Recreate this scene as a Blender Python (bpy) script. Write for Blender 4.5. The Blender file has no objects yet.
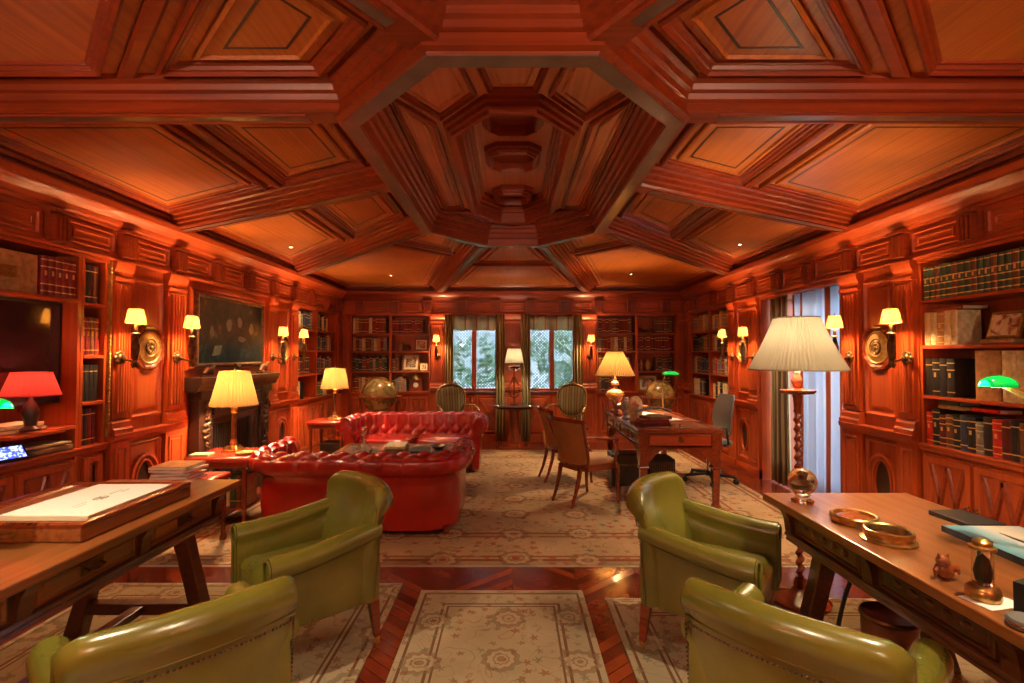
import bpy, bmesh, math, random
from mathutils import Vector, Matrix, noise
R = math.radians
PI = math.pi
rnd = random.Random(7)
sc = bpy.context.scene
COL = sc.collection

# ------------------------------------------------------------------ camera, world, light, exposure
cam_d = bpy.data.cameras.new('camera')
cam = bpy.data.objects.new('camera', cam_d)
COL.objects.link(cam)
cam_d.sensor_width = 36
cam_d.lens = 36 * 500 / 1024
cam_d.clip_start = 0.02
cam.location = (0, 0, 1.5)
cam.rotation_euler = (R(90 + 1.55), 0, R(0.1))
sc.camera = cam
sc.view_settings.view_transform = 'Standard'
sc.view_settings.look = 'None'
sc.view_settings.gamma = 1
sc.view_settings.use_curve_mapping = False
sc.view_settings.exposure = 1.9
sc.cycles.use_denoising = True
sc.cycles.max_bounces = 10
sc.cycles.diffuse_bounces = 5
sc.cycles.glossy_bounces = 4
sc.cycles.transmission_bounces = 8
sc.cycles.transparent_max_bounces = 12
sc.cycles.sample_clamp_indirect = 6
sc.cycles.caustics_reflective = False
sc.cycles.caustics_refractive = False

world = bpy.data.worlds.new('world')
sc.world = world
world.use_nodes = True
wn = world.node_tree
wn.nodes.clear()
w_out = wn.nodes.new('ShaderNodeOutputWorld')
w_bg = wn.nodes.new('ShaderNodeBackground')
w_bg.inputs['Color'].default_value = (0.62, 0.78, 1.0, 1)
w_bg.inputs['Strength'].default_value = 2.0
wn.links.new(w_bg.outputs[0], w_out.inputs[0])

WARM = (1.0, 0.66, 0.34)
SOFT = (1.0, 0.76, 0.50)


def light(name, kind, loc, power, color=WARM, radius=0.05, rot=None, size=None, spot=None, parent=None, blend=0.6):
    d = bpy.data.lights.new(name, kind)
    d.energy = power
    d.color = color
    if kind in ('POINT', 'SPOT'):
        d.shadow_soft_size = radius
    if kind == 'SPOT':
        d.spot_size = R(spot)
        d.spot_blend = blend
    if kind == 'AREA':
        d.shape = 'RECTANGLE'
        d.size, d.size_y = size
    o = bpy.data.objects.new(name, d)
    o.location = loc
    if rot:
        o.rotation_euler = rot
    COL.objects.link(o)
    if parent:
        o.parent = parent
    return o


# daylight through the three window openings (portals sample the sky, they emit nothing themselves)
for pn, pl, prot, psz in (('window_portal', (-0.69, 9.05, 1.55), (R(90), 0, 0), (0.8, 1.3)),
                          ('window_portal', (0.67, 9.05, 1.55), (R(90), 0, 0), (0.8, 1.3)),
                          ('window_portal', (3.72, 5.3, 1.2), (0, R(-90), 0), (2.0, 1.4))):
    po = light(pn, 'AREA', pl, 1, (1, 1, 1), size=psz)
    po.rotation_euler = (R(-90), 0, 0) if pl[1] > 9 else (0, R(90), 0)
    po.data.cycles.is_portal = True
# area lights added outside to brighten the windows, garden and sheer curtain
light('daylight', 'AREA', (6.2, 5.2, 2.6), 200, (0.72, 0.84, 1.0), rot=(0, R(70), 0), size=(2.5, 2.5))
light('daylight', 'AREA', (0.0, 10.9, 3.6), 120, (0.72, 0.84, 1.0), rot=(R(-52), 0, 0), size=(3.0, 1.6))
light('daylight', 'AREA', (0.0, 10.2, 3.4), 150, (0.80, 0.90, 1.0), rot=(R(50), 0, 0), size=(3.5, 1.0))

# ------------------------------------------------------------------ mesh helpers
class MB:
    def __init__(self):
        self.v, self.f, self.mi = [], [], []
        self.m = 0

    def add(self, vs, fs):
        o = len(self.v)
        self.v += [tuple(p) for p in vs]
        self.f += [[i + o for i in f] for f in fs]
        self.mi += [self.m] * len(fs)
        return self

    def b(self, x0, x1, y0, y1, z0, z1, M=None):
        vs = [Vector((x, y, z)) for x in (x0, x1) for y in (y0, y1) for z in (z0, z1)]
        if M is not None:
            vs = [M @ p for p in vs]
        return self.add(vs, [(0, 1, 3, 2), (4, 6, 7, 5), (0, 4, 5, 1), (2, 3, 7, 6), (0, 2, 6, 4), (1, 5, 7, 3)])

    def box(self, c, s, rz=0, rx=0, ry=0):
        M = Matrix.Translation(c) @ Matrix.Rotation(rz, 4, 'Z') @ Matrix.Rotation(ry, 4, 'Y') @ Matrix.Rotation(rx, 4, 'X')
        return self.b(-s[0] / 2, s[0] / 2, -s[1] / 2, s[1] / 2, -s[2] / 2, s[2] / 2, M)

    def loft(self, secs, closed=True, cap=True, ring=False):
        n = len(secs[0])
        vs = [p for s in secs for p in s]
        fs = []
        m = len(secs)
        for i in range(m if ring else m - 1):
            a, b_ = i * n, ((i + 1) % m) * n
            for j in range(n if closed else n - 1):
                k = (j + 1) % n
                fs.append((a + j, a + k, b_ + k, b_ + j))
        if cap and not ring and closed:
            fs.append(tuple(range(n))[::-1])
            fs.append(tuple(range((m - 1) * n, m * n)))
        return self.add(vs, fs)

    def tube(self, pts, r, n=8, ring=False):
        pts = [Vector(p) for p in pts]
        rs = r if isinstance(r, (list, tuple)) else [r] * len(pts)
        secs = []
        prev = None
        m = len(pts)
        for i, p in enumerate(pts):
            if ring:
                t = pts[(i + 1) % m] - pts[i - 1]
            else:
                t = pts[min(i + 1, m - 1)] - pts[max(i - 1, 0)]
            if t.length < 1e-9:
                t = Vector((0, 0, 1))
            t.normalize()
            if prev is None:
                a = Vector((0, 0, 1)) if abs(t.z) < 0.9 else Vector((1, 0, 0))
                u = t.cross(a).normalized()
            else:
                u = (prev - t * prev.dot(t))
                u = u.normalized() if u.length > 1e-6 else t.orthogonal().normalized()
            prev = u
            w = t.cross(u)
            secs.append([p + (u * math.cos(2 * PI * k / n) + w * math.sin(2 * PI * k / n)) * rs[i] for k in range(n)])
        return self.loft(secs, ring=ring)

    def lathe(self, prof, c=(0, 0, 0), n=20, wob=None):
        secs = []
        for r, z in prof:
            r = max(r, 0.0004)
            secs.append([Vector((c[0] + r * (wob(k, n) if wob else 1) * math.cos(2 * PI * k / n),
                                 c[1] + r * (wob(k, n) if wob else 1) * math.sin(2 * PI * k / n), c[2] + z)) for k in range(n)])
        return self.loft(secs)

    def sphere(self, c, r, n=12, sc_=(1, 1, 1)):
        secs = []
        m = max(6, n // 2 + 2)
        for i in range(m):
            a = PI * (i + 0.02) / (m - 1 + 0.04)
            secs.append([Vector((c[0] + r * sc_[0] * math.sin(a) * math.cos(2 * PI * k / n), c[1] + r * sc_[1] * math.sin(a) * math.sin(2 * PI * k / n),
                                 c[2] - r * sc_[2] * math.cos(a))) for k in range(n)])
        return self.loft(secs)

    def prism(self, poly, z0, z1):
        n = len(poly)
        return self.loft([[Vector((p[0], p[1], z0)) for p in poly], [Vector((p[0], p[1], z1)) for p in poly]])

    def xf(self, M):
        self.v = [tuple(M @ Vector(p)) for p in self.v]
        return self

    def mesh(self, name, mats, smooth=False, recalc=True, angle=None):
        me = bpy.data.meshes.new(name)
        me.from_pydata(self.v, [], self.f)
        for m in (mats if isinstance(mats, (list, tuple)) else [mats]):
            me.materials.append(m)
        if any(self.mi):
            me.polygons.foreach_set('material_index', self.mi)
        if recalc:
            bm = bmesh.new()
            bm.from_mesh(me)
            bmesh.ops.recalc_face_normals(bm, faces=bm.faces)
            bm.to_mesh(me)
            bm.free()
        if smooth:
            me.polygons.foreach_set('use_smooth', [True] * len(me.polygons))
            if angle:
                me.set_sharp_from_angle(angle=R(angle))
        me.update()
        return me

    def build(self, name, mats, parent=None, smooth=False, bevel=0, loc=None, rot=None, angle=40, sub=0, seg=2, label=None):
        me = self.mesh(name, mats, smooth, angle=angle if smooth else None)
        o = bpy.data.objects.new(name, me)
        COL.objects.link(o)
        if parent:
            o.parent = parent
        if loc is not None:
            o.location = loc
        if rot is not None:
            o.rotation_euler = rot
        if bevel:
            bv = o.modifiers.new('bevel', 'BEVEL')
            bv.width = bevel
            bv.segments = seg
            bv.limit_method = 'ANGLE'
            bv.angle_limit = R(35)
        if sub:
            sm = o.modifiers.new('sub', 'SUBSURF')
            sm.levels = sub
            sm.render_levels = sub
        if label:
            o['label'] = label
        return o


class Pl:
    """a flat face of the room: u runs along it, v is up, n comes out of it"""
    def __init__(self, o, u, v, n):
        self.o, self.u, self.w, self.n = Vector(o), Vector(u), Vector(v), Vector(n)

    def p(self, u, v, n=0):
        return self.o + self.u * u + self.w * v + self.n * n

    def box(self, mb, u0, u1, v0, v1, n0, n1):
        vs = [self.p(u, v, n) for u in (u0, u1) for v in (v0, v1) for n in (n0, n1)]
        mb.add(vs, [(0, 1, 3, 2), (4, 6, 7, 5), (0, 4, 5, 1), (2, 3, 7, 6), (0, 2, 6, 4), (1, 5, 7, 3)])

    def mould(self, mb, poly, prof, cap=True):
        """prof: (inset, height) rings of the polygon"""
        secs = [[self.p(q[0], q[1], h) for q in inset(poly, d)] for d, h in prof]
        mb.loft(secs, cap=False)
        if cap:
            n = len(poly)
            base = len(mb.v) - n
            mb.f.append([base + i for i in range(n)])
            mb.mi.append(mb.m)

    def rectm(self, mb, u0, u1, v0, v1, prof, cap=True):
        self.mould(mb, [(u0, v0), (u1, v0), (u1, v1), (u0, v1)], prof, cap)

    def run(self, mb, u0, u1, prof):
        """prof (v, n) swept along u"""
        mb.loft([[self.p(u0, v, n) for v, n in prof], [self.p(u1, v, n) for v, n in prof]])


def area(poly):
    return 0.5 * sum(poly[i][0] * poly[(i + 1) % len(poly)][1] - poly[(i + 1) % len(poly)][0] * poly[i][1] for i in range(len(poly)))


def inset(poly, d):
    n = len(poly)
    s = 1 if area(poly) > 0 else -1
    out = []
    for i in range(n):
        p0, p1, p2 = Vector(poly[i - 1]), Vector(poly[i]), Vector(poly[(i + 1) % n])
        a, b_ = (p1 - p0).normalized(), (p2 - p1).normalized()
        na, nb = Vector((-a.y, a.x)) * s, Vector((-b_.y, b_.x)) * s
        k = na + nb
        q = p1 + k * (d / max(0.25, 0.5 * k.dot(k)))
        out.append((q.x, q.y))
    return out


def clip(poly, a, nrm, off=0.0):
    """part of a convex polygon where (p-a).nrm >= off"""
    out = []
    n = len(poly)
    f = lambda p: (p[0] - a[0]) * nrm[0] + (p[1] - a[1]) * nrm[1] - off
    for i in range(n):
        p, q = poly[i], poly[(i + 1) % n]
        fp, fq = f(p), f(q)
        if fp >= 0:
            out.append(p)
        if (fp > 0) != (fq > 0) and abs(fp - fq) > 1e-12:
            t = fp / (fp - fq)
            out.append((p[0] + (q[0] - p[0]) * t, p[1] + (q[1] - p[1]) * t))
    res = []
    for p in out:
        if not res or (abs(p[0] - res[-1][0]) + abs(p[1] - res[-1][1])) > 1e-4:
            res.append(p)
    return res


LABELS = {}


def tag(o, label, cat, group=None, kind=None):
    n = len(label.split())
    assert 4 <= n <= 16, (n, label)
    if label in LABELS and not group:
        print('DUP LABEL', label)
    LABELS[label] = 1
    o['label'] = label
    o['category'] = cat
    if group:
        o['group'] = group
    if kind:
        o['kind'] = kind
    return o


def thing(name, label, cat, loc=(0, 0, 0), rz=0, group=None):
    o = bpy.data.objects.new(name, None)
    o.empty_display_size = 0.1
    COL.objects.link(o)
    o.location = loc
    o.rotation_euler = (0, 0, rz)
    return tag(o, label, cat, group)


def kids(o):
    return [c for c in COL.objects if c.parent == o]


def dup(o, loc, rz, label, parent=None):
    c = o.copy()
    COL.objects.link(c)
    if parent is None:
        c.location = loc
        c.rotation_euler = (0, 0, rz)
        tag(c, label, o['category'], o.get('group'))
    else:
        c.parent = parent
    for ch in kids(o):
        dup(ch, None, None, None, c)
    return c


def struct(o, kind='structure'):
    o['kind'] = kind
    return o


# ------------------------------------------------------------------ materials
def nt(name):
    m = bpy.data.materials.new(name)
    m.use_nodes = True
    t = m.node_tree
    b = t.nodes['Principled BSDF']
    return m, t, b


def N(t, typ, **kw):
    n = t.nodes.new(typ)
    for k, v in kw.items():
        if hasattr(n, k):
            setattr(n, k, v)
        else:
            n.inputs[k.replace('_', ' ')].default_value = v
    return n


def ramp(t, fac, stops, interp='LINEAR'):
    r = t.nodes.new('ShaderNodeValToRGB')
    r.color_ramp.interpolation = interp
    e = r.color_ramp.elements
    while len(e) < len(stops):
        e.new(0.5)
    for k, (p, c) in enumerate(stops):
        e[k].position = p
        e[k].color = (*c, 1) if len(c) == 3 else c
    t.links.new(fac, r.inputs[0])
    return r


def mth(t, op, a, b=None, c=None):
    n = t.nodes.new('ShaderNodeMath')
    n.operation = op
    for k, x in enumerate((a, b, c)):
        if x is None:
            continue
        if isinstance(x, (int, float)):
            n.inputs[k].default_value = x
        else:
            t.links.new(x, n.inputs[k])
    return n.outputs[0]


def mixc(t, fac, a, b, mode='MIX'):
    n = t.nodes.new('ShaderNodeMix')
    n.data_type = 'RGBA'
    n.blend_type = mode
    for k, x in ((0, fac), (6, a), (7, b)):
        if isinstance(x, (int, float)):
            n.inputs[k].default_value = x
        elif isinstance(x, tuple):
            n.inputs[k].default_value = (*x, 1)
        else:
            t.links.new(x, n.inputs[k])
    return n.outputs[2]


def plain(name, c, rough=0.5, metal=0.0, coat=0.0, bump=0.0, bscale=60, var=0.0, emit=None, es=0.0, trans=0.0, ior=1.45, alpha=None, vscale=8):
    m, t, b = nt(name)
    b.inputs['Base Color'].default_value = (*c, 1)
    b.inputs['Roughness'].default_value = rough
    b.inputs['Metallic'].default_value = metal
    b.inputs['Coat Weight'].default_value = coat
    b.inputs['Coat Roughness'].default_value = 0.15
    b.inputs['Transmission Weight'].default_value = trans
    b.inputs['IOR'].default_value = ior
    co = N(t, 'ShaderNodeTexCoord').outputs['Object']
    if var:
        nz = N(t, 'ShaderNodeTexNoise', Scale=vscale, Detail=4.0)
        t.links.new(co, nz.inputs['Vector'])
        r = ramp(t, nz.outputs[0], [(0.3, tuple(x * (1 - var) for x in c)), (0.7, tuple(min(1, x * (1 + var)) for x in c))])
        t.links.new(r.outputs[0], b.inputs['Base Color'])
    if bump:
        nz = N(t, 'ShaderNodeTexNoise', Scale=bscale, Detail=3.0)
        t.links.new(co, nz.inputs['Vector'])
        bp = N(t, 'ShaderNodeBump', Strength=bump, Distance=0.01)
        t.links.new(nz.outputs[0], bp.inputs['Height'])
        t.links.new(bp.outputs[0], b.inputs['Normal'])
    if emit:
        b.inputs['Emission Color'].default_value = (*emit, 1)
        b.inputs['Emission Strength'].default_value = es
    return m


def wood(name, c1, c2, axis=2, rough=0.38, coat=0.18, scale=1.0, bump=0.025):
    """c1 dark grain, c2 light; grain runs along axis"""
    m, t, b = nt(name)
    co = N(t, 'ShaderNodeTexCoord').outputs['Object']
    mp = N(t, 'ShaderNodeMapping')
    s = [26 * scale, 26 * scale, 26 * scale]
    s[axis] = 0.6 * scale
    mp.inputs['Scale'].default_value = s
    t.links.new(co, mp.inputs['Vector'])
    nz = N(t, 'ShaderNodeTexNoise', Scale=1.6, Detail=7.0, Roughness=0.58, Distortion=0.2)
    t.links.new(mp.outputs[0], nz.inputs['Vector'])
    n2 = N(t, 'ShaderNodeTexNoise', Scale=1.7, Detail=3.0)
    t.links.new(co, n2.inputs['Vector'])
    r = ramp(t, nz.outputs[0], [(0.22, c1), (0.5, tuple(a * .38 + d * .62 for a, d in zip(c1, c2))), (0.78, c2)])
    r2 = ramp(t, n2.outputs[0], [(0.3, (0.72, 0.70, 0.70)), (0.7, (1.12, 1.1, 1.1))])
    t.links.new(mixc(t, 1.0, r.outputs[0], r2.outputs[0], 'MULTIPLY'), b.inputs['Base Color'])
    b.inputs['Roughness'].default_value = rough
    b.inputs['Coat Weight'].default_value = coat
    b.inputs['Coat Roughness'].default_value = 0.18
    bp = N(t, 'ShaderNodeBump', Strength=bump, Distance=0.004)
    t.links.new(nz.outputs[0], bp.inputs['Height'])
    t.links.new(bp.outputs[0], b.inputs['Normal'])
    return m


M = {}
WD, WL = (0.27, 0.034, 0.007), (0.50, 0.080, 0.013)
M['wz'] = wood('mahogany_upright', WD, WL, 2)
M['wy'] = wood('mahogany_along', WD, WL, 1)
M['wx'] = wood('mahogany_across', WD, WL, 0)
M['ceil'] = wood('ceiling_mahogany', (0.28, 0.056, 0.010), (0.56, 0.165, 0.024), 1, rough=0.42, coat=0.12)
M['dome_sheen'] = wood('mahogany_painted_sheen', (0.42, 0.115, 0.050), (0.68, 0.26, 0.13), 1, rough=0.36, coat=0.4)  # paler copy of the ceiling wood, soft window sheen put into its colour
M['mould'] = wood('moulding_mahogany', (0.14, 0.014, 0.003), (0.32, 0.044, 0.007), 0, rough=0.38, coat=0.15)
M['inlay'] = plain('dark_inlay', (0.035, 0.018, 0.012), 0.35)
M['strip'] = plain('grey_inlay_strip', (0.12, 0.075, 0.055), 0.3, coat=0.5, var=0.3)
M['dark'] = wood('dark_carved_oak', (0.016, 0.008, 0.005), (0.05, 0.020, 0.010), 2, rough=0.4)
M['black'] = plain('blackened_iron', (0.012, 0.010, 0.010), 0.45)
M['redwood'] = wood('red_mahogany', (0.10, 0.014, 0.006), (0.30, 0.055, 0.016), 1, rough=0.22, coat=0.5)
M['deskwood'] = wood('antique_walnut', (0.085, 0.026, 0.009), (0.40, 0.135, 0.034), 1, rough=0.28, coat=0.35, bump=0.3)
M['deskdark'] = wood('dark_walnut', (0.045, 0.014, 0.008), (0.17, 0.055, 0.020), 1, rough=0.3, coat=0.3, bump=0.3)
M['gold'] = plain('aged_gilt', (0.36, 0.20, 0.055), 0.42, 0.5, var=0.3, vscale=30)
M['brass'] = plain('brass', (0.50, 0.29, 0.09), 0.3, 0.9, var=.3, vscale=40)
M['bronze'] = plain('antique_bronze', (0.17, 0.09, 0.045), 0.35, 0.9, var=0.4, vscale=30)
M['chrome'] = plain('steel', (0.55, 0.55, 0.57), 0.2, 1.0)
M['glass'] = plain('clear_glass', (0.97, 0.98, 0.97), 0.02, trans=1.0, ior=1.45)
M['paper'] = plain('cream_paper', (0.78, 0.72, 0.56), 0.7)
M['white'] = plain('white_paper', (0.85, 0.84, 0.78), 0.6)
M['pages'] = plain('page_edges', (0.55, 0.42, 0.25), 0.8, bump=0.2, bscale=200)


def leather(name, c, rough=0.33, coat=0.35, var=0.25):
    m, t, b = nt(name)
    co = N(t, 'ShaderNodeTexCoord').outputs['Object']
    nz = N(t, 'ShaderNodeTexNoise', Scale=3.5, Detail=4.0)
    t.links.new(co, nz.inputs['Vector'])
    r = ramp(t, nz.outputs[0], [(0.3, tuple(x * (1 - var) for x in c)), (0.7, tuple(x * (1 + var) for x in c))])
    t.links.new(r.outputs[0], b.inputs['Base Color'])
    vo = N(t, 'ShaderNodeTexVoronoi', Scale=160.0)
    t.links.new(co, vo.inputs['Vector'])
    n2 = N(t, 'ShaderNodeTexNoise', Scale=22.0, Detail=3.0)
    t.links.new(co, n2.inputs['Vector'])
    h = mth(t, 'ADD', mth(t, 'MULTIPLY', vo.outputs['Distance'], 0.12), n2.outputs[0])
    bp = N(t, 'ShaderNodeBump', Strength=0.22, Distance=0.006)
    t.links.new(h, bp.inputs['Height'])
    t.links.new(bp.outputs[0], b.inputs['Normal'])
    b.inputs['Roughness'].default_value = rough
    b.inputs['Coat Weight'].default_value = coat
    b.inputs['Coat Roughness'].default_value = 0.22
    return m


M['green'] = leather('olive_green_leather', (0.150, 0.140, 0.018), rough=0.27, coat=0.5)
M['red'] = leather('oxblood_leather', (0.42, 0.014, 0.008), rough=0.24, coat=0.6)
M['redtop'] = leather('red_table_leather', (0.42, 0.035, 0.014), rough=0.25, coat=0.5)


def shade_mat(name, c, es=1.0, pleats=0, tr=0.6, k=0.2):
    """lit fabric lamp shade: cloth that lets the bulb's light through and glows from it"""
    m = bpy.data.materials.new(name)
    m.use_nodes = True
    t = m.node_tree
    t.nodes.clear()
    out = N(t, 'ShaderNodeOutputMaterial')
    d = N(t, 'ShaderNodeBsdfDiffuse')
    d.inputs[0].default_value = (*c, 1)
    tl = N(t, 'ShaderNodeBsdfTranslucent')
    tl.inputs[0].default_value = (*[x * k for x in c], 1)
    mx = N(t, 'ShaderNodeMixShader')
    mx.inputs[0].default_value = tr
    t.links.new(d.outputs[0], mx.inputs[1])
    t.links.new(tl.outputs[0], mx.inputs[2])
    if es:
        e = N(t, 'ShaderNodeEmission')
        e.inputs[0].default_value = (*c, 1)
        e.inputs[1].default_value = es
        ad = N(t, 'ShaderNodeAddShader')
        t.links.new(mx.outputs[0], ad.inputs[0])
        t.links.new(e.outputs[0], ad.inputs[1])
        t.links.new(ad.outputs[0], out.inputs[0])
    else:
        t.links.new(mx.outputs[0], out.inputs[0])
    return m


M['shade'] = shade_mat('warm_silk_shade', (1.0, 0.57, 0.17), 0.02, k=.045)
M['shade_sconce'] = shade_mat('sconce_shade', (1.0, 0.53, 0.11), 0.06, k=.07)
M['shade_pale'] = shade_mat('pale_pleated_silk', (0.80, 0.74, 0.52), 0.004, tr=0.45, k=.07)
M['shade_red'] = shade_mat('red_silk_shade', (0.9, 0.10, 0.07), 0.03, k=.25)
M['shade_green'] = plain('green_glass_shade', (0.0, 0.45, 0.06), 0.12, coat=0.6, emit=(0.0, 0.9, 0.10), es=0.09)
M['sheer'] = shade_mat('sheer_white_curtain', (0.75, 0.78, 0.82), 0.0, tr=0.6)

# floor: chevron parquet
def parquet():
    m, t, b = nt('parquet')
    co = N(t, 'ShaderNodeTexCoord').outputs['Object']
    sp = N(t, 'ShaderNodeSeparateXYZ')
    t.links.new(co, sp.inputs[0])
    x, y = sp.outputs[0], sp.outputs[1]
    W = 0.42
    tri = mth(t, 'PINGPONG', x, W)
    v = mth(t, 'DIVIDE', mth(t, 'ADD', y, mth(t, 'MULTIPLY', tri, 0.85)), 0.085)
    row, fr = mth(t, 'FLOOR', v), mth(t, 'FRACT', v)
    colm = mth(t, 'FLOOR', mth(t, 'DIVIDE', x, W))
    cb = N(t, 'ShaderNodeCombineXYZ')
    t.links.new(row, cb.inputs[0])
    t.links.new(colm, cb.inputs[1])
    wn_ = N(t, 'ShaderNodeTexWhiteNoise')
    t.links.new(cb.outputs[0], wn_.inputs['Vector'])
    nz = N(t, 'ShaderNodeTexNoise', Scale=9.0, Detail=6.0, Distortion=1.2)
    t.links.new(co, nz.inputs['Vector'])
    f = mth(t, 'ADD', mth(t, 'MULTIPLY', wn_.outputs[0], 0.6), mth(t, 'MULTIPLY', nz.outputs[0], 0.4))
    r = ramp(t, f, [(0.15, (0.10, 0.012, 0.006)), (0.5, (0.17, 0.026, 0.009)), (0.85, (0.26, 0.048, 0.014))])
    xe = mth(t, 'FRACT', mth(t, 'DIVIDE', x, W))
    e1 = mth(t, 'LESS_THAN', mth(t, 'MINIMUM', fr, mth(t, 'SUBTRACT', 1, fr)), 0.035)
    e2 = mth(t, 'LESS_THAN', mth(t, 'MINIMUM', xe, mth(t, 'SUBTRACT', 1, xe)), 0.008)
    e = mth(t, 'MAXIMUM', e1, e2)
    t.links.new(mixc(t, e, r.outputs[0], (0.03, 0.006, 0.004)), b.inputs['Base Color'])
    b.inputs['Roughness'].default_value = 0.20
    b.inputs['Coat Weight'].default_value = 0.5
    b.inputs['Coat Roughness'].default_value = 0.1
    n2 = N(t, 'ShaderNodeTexNoise', Scale=16.0, Detail=2.0)
    t.links.new(co, n2.inputs['Vector'])
    h = mth(t, 'SUBTRACT', mth(t, 'ADD', mth(t, 'MULTIPLY', n2.outputs[0], 0.8), mth(t, 'MULTIPLY', wn_.outputs[0], 0.35)), mth(t, 'MULTIPLY', e, 0.5))
    bp = N(t, 'ShaderNodeBump', Strength=0.45, Distance=0.006)
    t.links.new(h, bp.inputs['Height'])
    t.links.new(bp.outputs[0], b.inputs['Normal'])
    return m


M['parquet'] = parquet()


def petals(t, vec, vor, n, amp):
    """distance to the cell centre, scalloped into n petals"""
    sb = N(t, 'ShaderNodeVectorMath', operation='SUBTRACT')
    t.links.new(vec, sb.inputs[0])
    t.links.new(vor.outputs['Position'], sb.inputs[1])
    sp = N(t, 'ShaderNodeSeparateXYZ')
    t.links.new(sb.outputs[0], sp.inputs[0])
    th = mth(t, 'ARCTAN2', sp.outputs[1], sp.outputs[0])
    w = mth(t, 'MULTIPLY_ADD', mth(t, 'COSINE', mth(t, 'MULTIPLY', th, n)), amp, 1.0)
    return mth(t, 'MULTIPLY', vor.outputs['Distance'], w)


def rug_mat(name, hx, hy, field, bands, motif, ms=2.2, accents=((0.30, 0.06, 0.03), (0.10, 0.12, 0.08), (0.26, 0.13, 0.06))):
    """oriental rug: flat bands by distance from the edge, rosettes and small florals over them"""
    m, t, b = nt(name)
    co = N(t, 'ShaderNodeTexCoord').outputs['Object']
    sp = N(t, 'ShaderNodeSeparateXYZ')
    t.links.new(co, sp.inputs[0])
    ax, ay = mth(t, 'ABSOLUTE', sp.outputs[0]), mth(t, 'ABSOLUTE', sp.outputs[1])
    d = mth(t, 'MINIMUM', mth(t, 'SUBTRACT', hx, ax), mth(t, 'SUBTRACT', hy, ay))
    stops = [(0.0, bands[0][1])]
    for p, c in bands[1:]:
        stops.append((p, c))
    bs = ramp(t, d, stops, 'CONSTANT')
    nz = N(t, 'ShaderNodeTexNoise', Scale=7.0, Detail=2.0)
    t.links.new(co, nz.inputs['Vector'])
    va = N(t, 'ShaderNodeVectorMath', operation='MULTIPLY_ADD')
    t.links.new(nz.outputs['Color'], va.inputs[0])
    va.inputs[1].default_value = (0.07, 0.07, 0)
    t.links.new(co, va.inputs[2])
    col = bs.outputs[0]
    # vines
    vo2 = N(t, 'ShaderNodeTexNoise', Scale=ms * 1.9, Detail=0.0, Distortion=1.2)
    t.links.new(va.outputs[0], vo2.inputs['Vector'])
    vine = mth(t, 'LESS_THAN', mth(t, 'ABSOLUTE', mth(t, 'SUBTRACT', mth(t, 'FRACT', mth(t, 'MULTIPLY', vo2.outputs[0], 5.0)), 0.5)), 0.045)
    col = mixc(t, mth(t, 'MULTIPLY', vine, 0.5), col, accents[2])
    # small florals
    vs_ = N(t, 'ShaderNodeTexVoronoi', Scale=ms * 5.5, Randomness=0.7)
    t.links.new(va.outputs[0], vs_.inputs['Vector'])
    sm = mth(t, 'LESS_THAN', petals(t, va.outputs[0], vs_, 5.0, 0.3), 0.26)
    smc = ramp(t, vs_.outputs['Color'], [(0.0, accents[0]), (0.4, accents[2]), (0.62, accents[1]), (0.75, field)], 'CONSTANT')
    col = mixc(t, mth(t, 'MULTIPLY', sm, 0.7), col, smc.outputs[0])
    # rosettes
    vo = N(t, 'ShaderNodeTexVoronoi', Scale=ms, Randomness=0.12)
    t.links.new(co, vo.inputs['Vector'])
    ds = mth(t, 'ADD', petals(t, co, vo, 10.0, 0.07), mth(t, 'MULTIPLY', mth(t, 'SUBTRACT', vs_.outputs['Distance'], 0.4), 0.05))
    ros = ramp(t, ds, [(0.0, accents[0]), (0.06, field), (0.09, accents[2]), (0.12, motif), (0.18, accents[0]), (0.215, accents[1]), (0.245, accents[2]), (0.262, field)], 'CONSTANT')
    rm = mth(t, 'LESS_THAN', ds, 0.262)
    col = mixc(t, mth(t, 'MULTIPLY', rm, 0.62), col, ros.outputs[0])
    n3 = N(t, 'ShaderNodeTexNoise', Scale=2.0, Detail=5.0)
    t.links.new(co, n3.inputs['Vector'])
    w = ramp(t, n3.outputs[0], [(0.3, (0.75, 0.72, 0.70)), (0.7, (1.1, 1.1, 1.1))])
    col = mixc(t, 1.0, col, w.outputs[0], 'MULTIPLY')
    t.links.new(col, b.inputs['Base Color'])
    b.inputs['Roughness'].default_value = 0.95
    b.inputs['Specular IOR Level'].default_value = 0.1
    n4 = N(t, 'ShaderNodeTexNoise', Scale=260.0, Detail=2.0)
    t.links.new(co, n4.inputs['Vector'])
    bp = N(t, 'ShaderNodeBump', Strength=0.5, Distance=0.004)
    t.links.new(n4.outputs[0], bp.inputs['Height'])
    t.links.new(bp.outputs[0], b.inputs['Normal'])
    return m


def thin_stripes(name, cols, scale, axis=0, tr=.5):
    """thin woven cloth that passes daylight"""
    m = bpy.data.materials.new(name)
    m.use_nodes = True
    t = m.node_tree
    t.nodes.clear()
    out = N(t, 'ShaderNodeOutputMaterial')
    co = N(t, 'ShaderNodeTexCoord').outputs['Object']
    sp = N(t, 'ShaderNodeSeparateXYZ')
    t.links.new(co, sp.inputs[0])
    rr = ramp(t, mth(t, 'FRACT', mth(t, 'MULTIPLY', sp.outputs[axis], scale)), cols, 'CONSTANT')
    df, tl, mx = N(t, 'ShaderNodeBsdfDiffuse'), N(t, 'ShaderNodeBsdfTranslucent'), N(t, 'ShaderNodeMixShader')
    t.links.new(rr.outputs[0], df.inputs[0])
    t.links.new(rr.outputs[0], tl.inputs[0])
    mx.inputs[0].default_value = tr
    t.links.new(df.outputs[0], mx.inputs[1])
    t.links.new(tl.outputs[0], mx.inputs[2])
    t.links.new(mx.outputs[0], out.inputs[0])
    return m


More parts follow.
